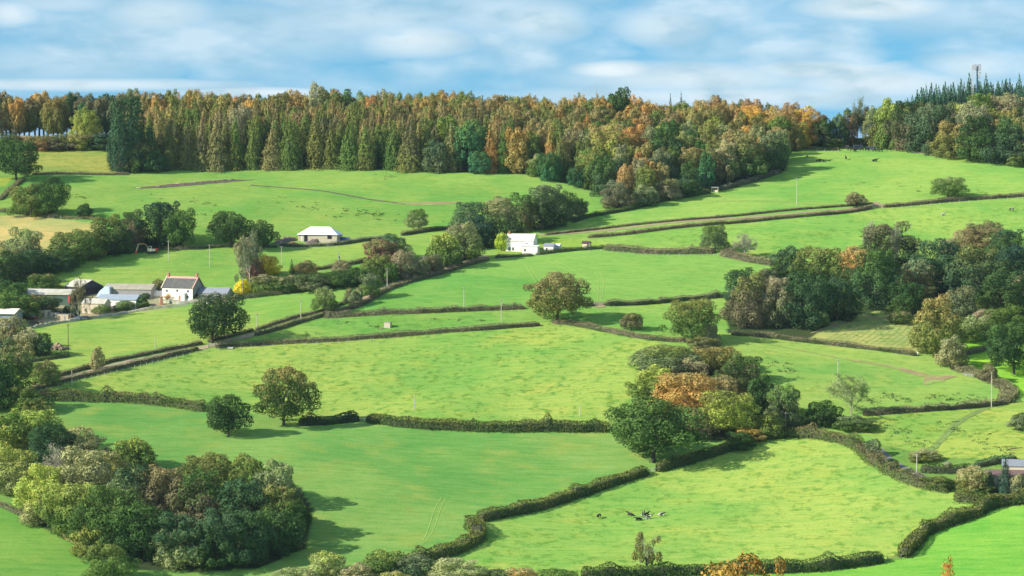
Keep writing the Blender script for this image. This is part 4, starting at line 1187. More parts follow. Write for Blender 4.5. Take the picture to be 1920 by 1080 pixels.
Fx('wood', 818, 322, 50, 64, 'grey', 'grey-blue tree at the foot of the larches', 'bluegreen', .5)
Fx('wood', 900, 326, 40, 44, 'teal', 'small emerald bush at the foot of the larches', 'green', .4)
Fx('wood', 1032, 340, 46, 58, 'teal', 'round deep green tree at the lower edge, right of the larches', 'green', .5)
Fx('wood', 1084, 352, 40, 44, 'teal', 'small deep green tree beside the round one', 'dark', .5)
Fx('wood', 1010, 330, 40, 44, 'mid', 'light green tree behind the round deep green one', 'tan', .4)
Fx('wood', 1140, 330, 84, 100, 'yelgreen', 'yellow-green tree leaning over the deep green ones', 'amber', .45)
Fx('wood', 1105, 345, 60, 70, 'amber', 'amber yellow tree at the edge of the mixed wood', 'mid', .5)
Fx('wood', 1098, 318, 30, 56, 'pink', 'pink-brown treetop beside the yellow-green tree', 'tan', .4)
Fx('wood', 1192, 316, 60, 84, 'rust', 'rust-coloured dome in the mixed wood', 'orange', .4)
Fx('wood', 1195, 345, 30, 62, 'orange', 'slim orange tree in the mixed wood', 'rust', .4)
Fx('wood', 1212, 348, 22, 40, 'yelgreen', 'slim yellow tree beside the slim orange one', 'yellow', .3)
Fx('wood', 1245, 330, 80, 100, 'bluegreen', 'large dark green tree in the middle of the mixed wood', 'green', .5)
Fx('wood', 1240, 352, 56, 76, 'bluegreen', 'bluish tree below the large dark green one', 'grey', .5)
Fx('wood', 1300, 340, 60, 66, 'tan', 'tan twiggy tree in the mixed wood', 'amber', .4)
Fx('wood', 1324, 352, 34, 70, 'teal', 'upright emerald tree near the little shed', 'green', .4)
Fx('wood', 1400, 336, 84, 96, 'green', 'large dark olive tree above the bank with a pale top', 'brown', .45)
Fx('wood', 1362, 340, 54, 84, 'tan', 'pale brownish tree left of the large dark olive one', 'straw', .4)
Fx('wood', 1448, 322, 50, 78, 'dark', 'dark tree at the corner of the highest pasture', 'grey', .5)
Fx('wood', 1460, 300, 34, 50, 'grey', 'grey bush at the corner of the highest pasture', 'mid', .4)
Fx('wood', 1158, 390, 62, 54, 'umber', 'brown-green bush at the lowest corner of the mixed wood', 'grey', .5)
Fx('wood', 1208, 384, 56, 40, 'grey', 'pale olive bush right of the brown-green one', 'pale', .4)
Fx('wood', 1250, 374, 56, 40, 'twig', 'brownish bush at the lower edge of the mixed wood', 'olive', .4)
Fx('wood', 1290, 368, 46, 36, 'green', 'green bush at the lower edge of the mixed wood', 'bluegreen', .5)
Fx('oak', 1415, 268, 60, 72, 'gold', 'bright orange-gold tree standing out of the mixed wood', 'orange', .4)
Fx('wood', 1510, 272, 66, 74, 'orange', 'brilliant orange tree at the end of the ridge', 'gold', .4)
Fx('wood', 1500, 276, 40, 48, 'gold', 'golden tree in front of the brilliant orange one', 'olive', .4)
Fx('wood', 1470, 272, 56, 76, 'amber', 'amber tree left of the brilliant orange one', 'rust', .4)
Fx('wood', 1540, 275, 46, 56, 'grey', 'grey-green bush below the end of the ridge', 'green', .5)
Fx('wood', 1572, 276, 40, 66, 'bluegreen', 'slim green tree left of the skyline gap', 'mid', .4)
Fx('oak', 1590, 275, 32, 74, 'rust', 'small rusty-topped tree at the skyline gap', 'green', .4)
Fx('twig', 1608, 274, 34, 84, 'grey', 'bare dark tree against the sky in the skyline gap')
Fx('twig', 1622, 274, 36, 84, 'umber', 'second bare dark tree against the sky, right of the skyline gap')
Fx('wood', 1560, 276, 50, 22, 'green', 'low dark bush behind the bank of the highest pasture', 'brown', .4)
Fx('wood', 1608, 273, 50, 16, 'olive', 'low olive bush under the bare trees', 'green', .4)
G9 = 'trees of the hilltop wood at the right'
for a in [
    ('wood', 1640, 277, 44, 80, 'olive', 'olive tree right of the bare skyline trees', 'pale', .4),
    ('wood', 1665, 278, 50, 96, 'mid', 'light green tree behind the cattle', 'yelgreen', .4),
    ('wood', 1682, 281, 30, 36, 'mid', 'small round green bush beside the cattle', 'olive', .4),
    ('wood', 1700, 282, 70, 96, 'umber', 'brown-green tree in the hilltop wood', 'dark', .5),
    ('wood', 1738, 286, 76, 96, 'bluegreen', 'bluish dark tree above the pale track', 'grey', .4),
    ('wood', 1785, 296, 76, 72, 'olive', 'yellow-olive tree at the front of the hilltop wood', 'amber', .45),
    ('wood', 1772, 290, 60, 100, 'umber', 'dark tree behind the yellow-olive one', 'bluegreen', .5),
    ('wood', 1838, 303, 84, 88, 'green', 'green tree at the front of the hilltop wood', 'dark', .5),
    ('wood', 1820, 296, 70, 112, 'grey', 'grey tree with a brown top in the hilltop wood', 'twig', .5),
    ('wood', 1892, 308, 84, 84, 'bluegreen', 'dark tree at the right edge of the hilltop wood', 'green', .4),
    ('wood', 1905, 312, 40, 26, 'mid', 'low green bush at the right edge, at the end of the pale track', 'olive', .4),
]:
    Fx(*a[:7], *(a[7:9]), group=G9)
for (px, y, w_, h_, c, lab, t_) in [
    (1700, 1540, 62, 88, 'yelgreen', 'yellow-green rounded crown on the skyline near the first conifers', 'olive'), (1740, 1548, 66, 92, 'olive', 'olive crown with a brown crest on the skyline', 'umber'),
    (1655, 1530, 50, 86, 'pale', 'pale dome of leaves at the shoulder of the hilltop', 'olive'), (1790, 1552, 60, 92, 'tan', 'tan crown below the conifers', 'yelgreen'),
    (1832, 1548, 66, 110, 'yelgreen', 'bright green dome right below the mast', 'mid'), (1885, 1550, 70, 112, 'pink', 'pinkish tan dome right of the bright green one', 'tan'), (1925, 1555, 60, 108, 'brown', 'brownish crown at the right end of the skyline', 'tan'),
    (1860, 1535, 60, 80, 'umber', 'dark brown crown between the two bright domes', 'olive'), (1720, 1525, 60, 70, 'umber', 'dark rounded crown in the hilltop wood', 'green'), (1780, 1528, 60, 74, 'grey', 'grey-green crown in the hilltop wood', 'umber'), (1930, 1525, 60, 90, 'grey', 'grey twiggy crown at the right edge of the hilltop wood', 'umber')]:
    g_ = at(px, y)
    Fx('wood', px, None, w_, max(30, 255 - (g_.z - CZ) * F / y - (283 - h_)), c, lab, t_, .45, y=y, group=G9)

# conifers of the hilltop, behind the mast
rng = np.random.default_rng(5)
k = 0
for row, (y0_, hh_) in enumerate(((1604, 15), (1613, 19.5), (1626, 21.5), (1640, 23))):
    px = 1690 + row * 9
    while px < 1945:
        p = at(px, y0_ + rng.uniform(-3, 3))
        up = ss(px, 1680, 1760)
        h_ = hh_ * rng.uniform(.82, 1.18) * (.72 + .28 * float(up)) * .96
        tree('spruce', p, rng.uniform(8.5, 12), h_, 'conifer', 'dark spruce in the row on the hilltop behind the mast, against the sky', 'teal', .35, group='spruces on the hilltop behind the mast')
        px += rng.uniform(11, 18); k += 1
for px in (1256, 1276):
    tree('spruce', at(px, 1556), 5.0, 23.2 if px < 1270 else 24, 'conifer', 'dark spire standing above the autumn skyline, one of two together', 'bluegreen', .4, group='pair of dark spires on the skyline')

# larches and beeches of the main wood
PAL_FRONT = [('larch', 'brown'), ('olive', 'brown'), ('mid', 'brown'), ('mid', 'olive'), ('green', 'olive'), ('olive', 'mid'), ('larch', 'amber'), ('olive', 'umber')]
PAL_MID = [('larch', 'amber'), ('olive', 'brown'), ('mid', 'olive'), ('brown', 'amber'), ('larch', 'olive'), ('olive', 'amber'), ('umber', 'amber'), ('brown', 'olive')]
PAL_BACK = [('amber', 'orange'), ('brown', 'amber'), ('olive', 'amber'), ('amber', 'rust'), ('olive', 'amber'), ('mid', 'olive'), ('orange', 'amber'), ('brown', 'olive')]
CNAME = dict(larch='olive', olive='olive', mid='green', grey='grey-green', green='dark green', brown='brown', umber='dark brown', amber='amber', orange='orange', gold='golden',
             rust='rusty', tan='tan', pale='pale green', bluegreen='bluish', yelgreen='yellow-green', dark='dark', teal='emerald', twig='grey-brown', pink='pinkish')
main = wp([(250, 319), (620, 316), (1000, 326), (1060, 340)]) + [(at(1100, 1470).x, 1470), (at(1180, 1556).x, 1556), (at(600, 1560).x, 1560), (at(225, 1556).x, 1556), (at(230, 1480).x, 1480)]
pts = scatter(main, 7.0, 12000, 3, FEAT)
rng = np.random.default_rng(9)
for (x, y) in pts:
    px = 960 + F * x / y
    front = float(H(x, y)) - CZ
    d = (y - 1440) / 115.0            # 0 at the field edge, 1 on the ridge
    back = d > .70
    pal = PAL_BACK if back or (px > 900 and rng.random() < .35) else PAL_MID if d > .3 else PAL_FRONT
    c, t_ = pal[rng.integers(len(pal))]
    p = Vector((x, y, float(H(x, y))))
    row = 'front row' if d < .15 else 'middle rows' if not back else 'skyline row'
    if back and rng.random() < .88 or (px > 940 and rng.random() < .45) or (d > .35 and rng.random() < .3) or rng.random() < .10:
        hh_ = rng.uniform(22, 27) * (1 - .06 * (px > 950)) * (1 if back else .92)
        tree('wood', p, rng.uniform(9, 14), hh_, c, f'{CNAME[c]} autumn beech in the {row} of the ridge wood, {where(x, y)}', t_, rng.uniform(.3, .6),
             group=f'{CNAME[c]} beeches in the {row} of the ridge wood', name='beech_tree', var=.2)
    else:
        hh_ = rng.uniform(20, 27) * (1 - .06 * (px > 950)) * (.96 if back else 1)
        tree('larch', p, rng.uniform(8.5, 15), hh_, c, f'{CNAME[c]} larch in the {row} of the ridge wood, {where(x, y)}', t_, rng.uniform(.3, .6),
             group=f'{CNAME[c]} larches in the {row} of the ridge wood', var=.13)
n_main = len(pts)
# mixed wood at the right of it
mixed = wp([(1068, 350), (1130, 372), (1200, 378), (1340, 350), (1460, 315), (1475, 285), (1545, 277)]) + [(at(1580, 1515).x, 1515), (at(1500, 1556).x, 1556), (at(1180, 1558).x, 1558), (at(1105, 1475).x, 1475)]
pts2 = scatter(mixed, 8.6, 7000, 4, FEAT)
PAL_MIX = [('green', 'olive'), ('olive', 'amber'), ('mid', 'tan'), ('umber', 'olive'), ('bluegreen', 'green'), ('grey', 'tan'), ('brown', 'amber'), ('amber', 'orange'), ('brown', 'olive'), ('olive', 'yelgreen')]
for (x, y) in pts2:
    d = (y - 1400) / 155.0
    back = d > .62
    pal = PAL_BACK if back else PAL_MIX
    c, t_ = pal[rng.integers(len(pal))]
    p = Vector((x, y, float(H(x, y))))
    row = 'lower half' if not back else 'skyline half'
    px = 960 + F * x / y
    k_ = 1 - .22 * ss(px, 1350, 1540)
    tree('wood', p, rng.uniform(8.5, 12.5), (rng.uniform(15, 21) if not back else rng.uniform(18.5, 23.5)) * k_, c, f'{CNAME[c]} autumn tree in the {row} of the mixed wood right of the larches', t_, rng.uniform(.3, .6),
         group=f'{CNAME[c]} trees in the {row} of the mixed wood', name='autumn_tree', var=.2)
# hilltop wood filling
top = wp([(1690, 283), (1900, 311), (1990, 318)]) + [(at(1990, 1610).x, 1610), (at(1690, 1600).x, 1600), (at(1650, 1540).x, 1540)]
pts3 = scatter(top, 8.5, 3000, 6, FEAT)
for (x, y) in pts3:
    c, t_ = [('umber', 'olive'), ('bluegreen', 'green'), ('grey', 'umber'), ('olive', 'amber'), ('green', 'dark'), ('tan', 'olive')][rng.integers(6)]
    p = Vector((x, y, float(H(x, y))))
    yb = 255 - (p.z - CZ) * F / y
    hm = (yb - rng.uniform(192, 205)) * y / F
    if hm < 6: continue
    tree('wood', p, rng.uniform(9, 12.5), min(hm, rng.uniform(14, 19)), c, f'{CNAME[c]} tree inside the hilltop wood at the right', t_, .4, group=f'{CNAME[c]} trees inside the hilltop wood', var=.2)
# tall beeches with bare stems at the left end of the ridge
rng = np.random.default_rng(15)
px = -30
k = 0
while px < 262:
    y_ = rng.uniform(1512, 1545)
    p = at(px, y_)
    if px < 135: c, t_ = [('amber', 'orange'), ('olive', 'amber'), ('olive', 'brown'), ('brown', 'amber')][rng.integers(4)]
    else: c, t_ = [('dark', 'bluegreen'), ('bluegreen', 'umber'), ('green', 'umber')][rng.integers(3)]
    tree('beech', p, rng.uniform(9, 12), rng.uniform(24, 27), c, f'{CNAME[c]} bare-stemmed beech on the ridge above the olive-tan field', t_, .5, group=f'{CNAME[c]} beeches on the ridge at the left', name='tall_beech', var=.15)
    px += rng.uniform(6.5, 11); k += 1
Fx('wood', 160, 268, 56, 82, 'yelgreen', 'yellow-green tree standing in front of the dark beeches on the left', 'mid', .4, y=1504)
Fx('wood', 150, 272, 46, 34, 'yelgreen', 'low yellow-green bush under the yellow-green tree', 'brown', .5, y=1500)
for (px, w_, h_, c, t_, lab) in [(15, 60, 33, 'umber', 'green', 'dark low bush at the left end of the ridge'), (52, 56, 29, 'rust', 'tan', 'reddish bush on the ridge above the left oak'), (82, 54, 30, 'rust', 'olive', 'red-brown bush beside the reddish one on the ridge'), (112, 56, 32, 'umber', 'olive', 'brown bush on the ridge between the red one and the yellow-green tree'),
                                 (190, 50, 30, 'dark', 'bluegreen', 'dark bush on the ridge behind the olive-tan field'), (212, 40, 36, 'dark', 'conifer', 'dark bush next to the left corner of the ridge wood'), (138, 46, 24, 'umber', 'grey', 'brown-grey bush at the top fence of the olive-tan field')]:
    Fx('bush', px, None, w_, h_, c, lab, t_, .45, y=1500, group='bushes on the ridge at the left')
print('TREES', _cnt[0], n_main, len(pts2), len(pts3))
# ------------------------------------------------------------------ materials of built things
WHITE = plain('white_render', (.80, .78, .72), .85, .06, .7)
CREAM = plain('cream_render', (.66, .56, .42), .85, .08, .7)
STONE = plain('grey_stone', (.30, .29, .27), .9, .22, 2.2)
BEIGE = plain('beige_block', (.52, .46, .34), .9, .12, 1.6)
SLATE = plain('dark_slate', (.085, .085, .085), .6, .2, 1.5, second=(.11, .115, .09))
SLATE2 = plain('blue_slate', (.23, .25, .29), .55, .15, 1.5)
TILE = plain('pinkish_tile', (.48, .30, .24), .8, .15, 2)
CREAMTILE = plain('cream_roofing', (.74, .66, .54), .8, .07, 1)
WHITEROOF = plain('white_roof_membrane', (.86, .88, .90), .6, .04, .6)
MAROONROOF = plain('maroon_roofing', (.16, .105, .10), .75, .15, 1)
SHEETROOF = plain('fibre_cement', (.50, .48, .42), .85, .15, .35, second=(.38, .38, .28))
SHEETROOF2 = plain('brown_sheeting', (.33, .31, .24), .85, .15, .35)
BLUESHEET = plain('blue_grey_sheeting', (.27, .32, .38), .5, .08, .5)
DARKWOOD = plain('dark_boarding', (.035, .040, .048), .9, .2, 1)
GREENSHEET = plain('dark_green_sheeting', (.07, .12, .09), .8, .15, .6)
DARK = plain('dark_opening', (.02, .02, .022), .9, .1, 1)
BRICK = plain('red_brick', (.42, .20, .13), .9, .2, 3)
GLASS, _nt, _out = new_mat('window_glass')
_b = N(_nt, 'ShaderNodeBsdfPrincipled', Roughness=.12); _b.inputs['Base Color'].default_value = (.05, .065, .08, 1); _b.inputs['Specular IOR Level'].default_value = .6
_nt.links.new(_b.outputs[0], _out.inputs[0])
PAINT = lambda n, c: plain(n, c, .45, .05, .8, spec=.5)
REDP = PAINT('red_paint', (.60, .06, .045)); CREAMP = PAINT('cream_paint', (.72, .64, .46)); BLUEP = PAINT('blue_paint', (.06, .13, .32)); BLACKP = PAINT('black_rubber', (.02, .02, .02))
YELP = PAINT('amber_paint', (.66, .40, .14)); GREYM = plain('grey_metal', (.42, .43, .45), .45, .08, 1, metal=.5); WHITEP = PAINT('white_paint', (.80, .80, .78)); TARP = PAINT('blue_tarpaulin', (.10, .26, .60))
SILVER = PAINT('pale_blue_sheet', (.55, .66, .76)); COWBLACK = None


def gable_prof(D, e, r, x=0):
    return [(-D / 2, -3), (D / 2, -3), (D / 2, e), (0, r), (-D / 2, e)]


def building(name, p, rz, L, D, e, r, wall, roof, label, roof_over=.25, th=.14, windows=(), doors=(), chimneys=(), gable_shade=None, group=None, hip=0., ridge_mat=None, cat='house', mono=False):
    """gabled (or hipped) building: x along the ridge, front at -y"""
    root = empty(name, p, rz, label, cat, group)
    w = MB()
    if mono:
        w.box(-L / 2, L / 2, -D / 2, D / 2, -3, e)
    elif hip:
        w.box(-L / 2, L / 2, -D / 2, D / 2, -3, e)
    else:
        w.prism_x(gable_prof(D, e, r), -L / 2, L / 2)
    w.build('wall', wall, root)
    rf = MB(); o = roof_over
    s = (r - e) / (D / 2)
    if mono:
        rf.add([(-L / 2 - o, -D / 2 - o, e + .02), (L / 2 + o, -D / 2 - o, e + .02), (L / 2 + o, D / 2 + o, r), (-L / 2 - o, D / 2 + o, r), (-L / 2 - o, -D / 2 - o, e + .2), (L / 2 + o, -D / 2 - o, e + .2), (L / 2 + o, D / 2 + o, r + .2), (-L / 2 - o, D / 2 + o, r + .2)],
               [(3, 2, 1, 0), (4, 5, 6, 7), (0, 1, 5, 4), (1, 2, 6, 5), (2, 3, 7, 6), (3, 0, 4, 7)])
    elif hip:
        z0 = e - o * s * .5 + .03
        a = [(-L / 2 - o, -D / 2 - o, z0), (L / 2 + o, -D / 2 - o, z0), (L / 2 + o, D / 2 + o, z0), (-L / 2 - o, D / 2 + o, z0), (-L / 2 + hip, 0, r), (L / 2 - hip, 0, r)]
        rf.add(a, [(0, 1, 5, 4), (1, 2, 5), (2, 3, 4, 5), (3, 0, 4), (3, 2, 1, 0)])
    else:
        for sg in (-1, 1):
            y0, y1 = sg * (D / 2 + o), 0
            z0 = e - o * s + .04
            z1 = r + .04
            vs = [(-L / 2 - o, y0, z0), (L / 2 + o, y0, z0), (L / 2 + o, y1, z1), (-L / 2 - o, y1, z1)]
            vs += [(x, y, z + th) for x, y, z in vs]
            fs = [(3, 2, 1, 0), (4, 5, 6, 7), (0, 1, 5, 4), (1, 2, 6, 5), (2, 3, 7, 6), (3, 0, 4, 7)]
            if sg > 0: fs = [f[::-1] for f in fs]
            rf.add(vs, fs)
    ro = rf.build('roof', roof, root)
    if ridge_mat:
        g = MB(); k = .22
        g.prism_x([(-D * .09, r - s * D * .09 + .07 + th), (0, r + .09 + th), (D * .09, r - s * D * .09 + .07 + th), (D * .09, r - s * D * .09 + .02 + th), (0, r + .03 + th), (-D * .09, r - s * D * .09 + .02 + th)], -L / 2 - o + .02, L / 2 + o - .02)
        g.build('ridge_tiles', ridge_mat, ro)
    for (x, hgt_, wd) in chimneys:
        c = MB().box(x - wd / 2, x + wd / 2, -.45, .45, r - .9, r + hgt_)
        c.box(x - wd / 2 - .06, x + wd / 2 + .06, -.51, .51, r + hgt_, r + hgt_ + .12)
        ch = c.build('chimney', BRICK, ro)
        MB().tube((x, 0, r + hgt_ + .1), (x, 0, r + hgt_ + .5), .14, .11, 8).build('chimney_pot', TILE, ch)
    for (face, a, z, ww, hh) in windows:
        f = MB(); g = MB()
        if face == 'f':
            f.box(a - ww / 2, a + ww / 2, -D / 2 - .06, -D / 2 + .05, z, z + hh)
            for q in (-1, 1): g.box(a + q * ww / 4 - ww / 4 + .05, a + q * ww / 4 + ww / 4 - .05, -D / 2 - .09, -D / 2 - .055, z + .07, z + hh - .07)
        else:
            f.box(L / 2 - .05, L / 2 + .06, a - ww / 2, a + ww / 2, z, z + hh)
            for q in (-1, 1): g.box(L / 2 + .055, L / 2 + .09, a + q * ww / 4 - ww / 4 + .05, a + q * ww / 4 + ww / 4 - .05, z + .07, z + hh - .07)
        wo_ = f.build('window', WHITEP, root); g.build('pane', GLASS, wo_)
    for (face, a, z, ww, hh, m_) in doors:
        f = MB()
        if face == 'f': f.box(a - ww / 2, a + ww / 2, -D / 2 - .07, -D / 2 + .05, z, z + hh)
        else: f.box(L / 2 - .05, L / 2 + .07, a - ww / 2, a + ww / 2, z, z + hh)
        f.build('door', m_, root)
    return root


def ground_pt(px, py, dx=0, dy=0, dz=0):
    p = P(px, py); return Vector((p.x + dx, p.y + dy, float(H(p.x + dx, p.y + dy)) + dz))


# white farmhouse with its slate roof, and its stone wing
b = P(341, 562); b = Vector((b.x, b.y + 3.6, float(H(b.x, b.y)) + .1))
ang = R(-27)
farm = building('farmhouse', b, ang, 15.0, 8.2, 4.9, 9.2, WHITE, SLATE, 'white two-storey farmhouse with dark slate roof and a chimney at each end', windows=[('f', -5.2, 3.0, 1.1, 1.1), ('f', 0, 3.2, 1.1, 1.0), ('f', 5.2, 3.0, 1.1, 1.1), ('f', 5.0, .5, 1.2, 1.2), ('f', -4.6, .5, 1.3, 1.2), ('r', -1.8, 1.0, .9, 1.4)],
                doors=[('f', 1.2, -.6, 1.2, 2.3, BRICK)], chimneys=[(-7.0, 1.4, .9), (7.0, 1.5, .9)], ridge_mat=TILE)
gw = MB().prism_x([(-4.09, -2), (4.09, -2), (4.09, 4.85), (0, 9.1), (-4.09, 4.85)], 7.5, 7.56).build('gable_shade', STONE, farm)  # grey sheet over the white right gable, its shade put into the colour
for i_ in (-1, 1):
    MB().prism_x([(-4.4, 4.62), (-4.4, 4.98), (0, 9.62), (4.4, 4.98), (4.4, 4.62), (0, 9.3)], i_ * 7.5 - .25 + i_ * .2, i_ * 7.5 + .25 + i_ * .2).build('coping', BEIGE if i_ < 0 else TILE, farm)
MB().box(2.4, 4.2, -5.2, -4.1, -1, 2.5).prism_x([(-5.5, 2.4), (-4.1, 3.2), (-4.1, 2.5)], 2.2, 4.4).build('porch', WHITE, farm)
M_ = Matrix.Translation(b) @ Matrix.Rotation(ang, 4, 'Z')
wing_p = M_ @ Vector((15.0, 1.8, -.2))
building('farmhouse_wing', wing_p, ang + R(5), 13.4, 5.8, 3.0, 5.2, STONE, SLATE2, 'low grey stone cottage wing with blue-grey roof at the right end of the farmhouse', windows=[('f', -4.2, .9, .9, 1.3), ('f', -1.2, .9, .9, 1.3), ('f', 2.2, .9, .9, 1.3)],
         doors=[('f', 4.3, -.2, 2.2, 2.6, WHITEP)], cat='cottage')
building('outhouse', M_ @ Vector((14.6, -4.4, -1.0)), ang, 4.6, 3, 1.6, 2.6, WHITE, BLUESHEET, 'small white lean-to in front of the stone cottage wing', mono=True, cat='shed')

# white house on the lane
b = P(978, 472); b = Vector((b.x, b.y + 3.2, float(H(b.x, b.y)) + .1)); ang = R(-16)
M_ = Matrix.Translation(b) @ Matrix.Rotation(ang, 4, 'Z')
building('white_house', b, ang, 12.6, 6.6, 4.8, 7.6, WHITE, CREAMTILE, 'white two-storey house with pale cream roof on the lane', windows=[('f', -4.6, .4, .9, 1.5), ('f', -3.0, .4, .9, 1.5), ('f', 3.2, 3.2, 1.1, .6), ('r', 0.6, 1.2, .9, 1.4)], doors=[('f', .6, -.4, .9, 2, CREAMP)], chimneys=[(-5.6, .9, .7)])
building('extension', M_ @ Vector((5.6, -5.2, -.3)), ang, 7.2, 3.4, 2.7, 2.9, WHITE, WHITEROOF, 'flat-roofed white annexe in front of the white house on the lane', mono=True, windows=[('f', -2.2, .5, .9, 1.2)], cat='annexe')
building('shed', ground_pt(1031, 472, 0, 1.6), R(-20), 4.4, 3.6, 2.3, 3.3, WHITE, SLATE2, 'small white shed with a grey gable roof, right of the white house', doors=[('f', -.8, 0, .6, 1.5, DARK)], cat='shed')
building('shed', ground_pt(1044, 470, 0, 1.2), R(-20), 3.2, 2.6, 2.0, 2.7, PAINT('pale_grey_boarding', (.55, .57, .58)), WHITEROOF, 'pale grey garden hut right beside the small white shed', cat='shed')
building('shed', ground_pt(1100, 464, 0, 1.0), R(-20), 3.4, 2.4, 1.7, 2.5, CREAM, PAINT('dark_red_felt', (.09, .04, .05)), 'little cream hen house with a dark roof in the bracken garden', doors=[('f', 1.0, 0, .7, 1.3, DARK)], cat='shed')

# unfinished hipped bungalow
b = P(599, 456); b = Vector((b.x, b.y + 5.5, float(H(b.x, b.y)) + .2)); ang = R(-12)
M_ = Matrix.Translation(b) @ Matrix.Rotation(ang, 4, 'Z')
building('bungalow', b, ang, 18.0, 9.2, 3.7, 7.0, BEIGE, WHITEROOF, 'unfinished beige bungalow under a bright white hipped roof', hip=4.4, roof_over=.55, doors=[('f', -5.4, .1, 1.6, 3.3, DARK), ('f', 5.6, 1.7, 2.0, 1.8, DARK), ('f', -7.2, .6, .5, 2.4, WHITEP)], cat='bungalow')
for (pp, h_, w_, lab) in [([(572, 456), (590, 455), (612, 452), (626, 451)], 2.4, 3, 'grey-brown spoil bank in front of the unfinished bungalow'), ([(514, 457), (535, 453), (558, 449)], 2.2, 3, 'dark spoil bank left of the unfinished bungalow')]:
    q, s_ = resample(wpath(pp), 1.0); nn_ = normals2(q); V = []
    for i_ in range(len(q)):
        t_ = min(i_, len(q) - 1 - i_) / len(q) * 2
        for a_, hz in ((-.5, -.3), (-.25, .65), (0, 1), (.25, .75), (.5, -.3)):
            x_, y_ = q[i_] + nn_[i_] * a_ * w_ * (1 + .2 * math.sin(i_ * 1.7))
            V.append((x_ - q[0][0], y_ - q[0][1], float(H(x_, y_)) - float(H(*q[0])) + h_ * hz * (t_ ** .5) * (1 + .2 * math.sin(i_ * 2.3))))
    k_ = 5; Fq_ = [(i_ * k_ + j, i_ * k_ + j + 1, (i_ + 1) * k_ + j + 1, (i_ + 1) * k_ + j) for i_ in range(len(q) - 1) for j in range(k_ - 1)]
    tag(meshobj('earth_bank', np_mesh('earth_bank', V, Fq_, [plain('spoil', (.17, .13, .12), .95, .25, .9)]), None, (q[0][0], q[0][1], float(H(*q[0])))), lab, 'earth bank')
c_ = ground_pt(646, 452, 0, 0); rt = empty('skip', c_, R(-12), 'dark blue skip at the right corner of the unfinished bungalow', 'skip')
mb = MB(); mb.prism([(-1.7, .3), (-1.2, -.2), (1.2, -.2), (1.7, .3), (2.3, 1.8), (-2.3, 1.8)], -1, 1); mb.build('body', BLUEP, rt)
MB().box(-2.35, 2.35, -1.06, -.96, 1.72, 1.86).box(-2.35, 2.35, .96, 1.06, 1.72, 1.86).build('rim', GREYM, rt)
for (px, py, w_, c, lab) in [(549, 458, 5, BRICK, 'heap of orange bricks left of the unfinished bungalow'), (528, 457, 4.5, STONE, 'heap of pale rubble at the left end of the bungalow plot'), (660, 452, 4.5, BEIGE, 'low heap of pale stone right of the blue skip'),
                             (66, 665, 8, plain('heap_earth', (.30, .22, .15), .95, .2, .6), 'mound of brown earth in the field corner left of the dark pole'), (132, 592, 5, plain('scrap', (.50, .27, .23), .8, .3, 2), 'heap of pinkish scrap in front of the dark barn'), (268, 574, 6, BEIGE, 'heap of beige rubble by the farmyard drive')]:
    r_ = np.random.default_rng(px); mb = MB()
    if px == 66:
        px, py = 108, 654
    p_ = ground_pt(px, py)
    for q_ in range(40):
        a_ = r_.uniform(0, 6.28); d_ = r_.uniform(0, 1) ** .7; x_, y_ = math.cos(a_) * d_ * w_ / 2, math.sin(a_) * d_ * w_ / 3
        z_ = (1 - d_) * w_ * .22; sz = w_ * (.16 if w_ > 6 else .11) * r_.uniform(.6, 1.3)
        Mx = Matrix.Translation((x_, y_, z_ * r_.uniform(.4, 1))) @ Matrix.Rotation(r_.uniform(0, 3), 4, Vector(r_.normal(0, 1, 3)))
        mb.box(-sz / 2, sz / 2, -sz / 2, sz / 2, -sz / 3, sz / 3, 0, Mx)
    tag(mb.build('rubble_heap' if px != 108 else 'earth_mound', c, None, p_), lab, 'heap')

# the farm sheds
building('barn', ground_pt(92, 572, 0, 7), R(-14), 21, 12, 2.8, 4.7, GREENSHEET, SHEETROOF, 'long farm barn with pale grey patched roof and green side', roof_over=.4, doors=[('f', 10.2, -.5, .7, 3.4, REDP), ('r', 0, -.5, 7, 3.2, DARK)], cat='barn')
building('barn', ground_pt(150, 562, 0, 12), R(-52), 13, 11, 2.2, 4.9, DARKWOOD, SHEETROOF, 'tall barn with a wide dark gable end facing the yard', roof_over=.3, doors=[('r', 0, -.6, 8, 2.5, DARK)], cat='barn')
building('barn', ground_pt(240, 565, 0, 9), R(-14), 21, 8, 2.6, 4.6, STONE, SHEETROOF2, 'low barn with a mossy brown roof behind the blue-roofed shed', cat='barn')
building('shed', ground_pt(222, 581, 0, 5), R(-16), 17, 6.5, 3.0, 4.9, WHITE, BLUESHEET, 'long white shed with a blue-grey roof in the farmyard', cat='shed')
building('shed', ground_pt(178, 589, 0, 4), R(-16), 10, 6.5, 3.4, 5.2, CREAM, SHEETROOF, 'cream shed with a grey roof in front of the long white one', doors=[('f', 0.5, -.5, .3, 3, BEIGE)], cat='shed')
building('shed', ground_pt(4, 612, 0, 5), R(-14), 12, 9, 4.4, 6.0, PAINT('blue_grey_cladding', (.23, .27, .33)), CREAMTILE, 'shed with a pale roof and blue-grey wall at the left edge', roof_over=.8, cat='shed')
building('outhouse', ground_pt(258, 556, 0, 8), R(-14), 16, 4, 1.6, 2.6, BEIGE, SHEETROOF, 'low pale outbuilding beyond the mossy barn roof', cat='shed')
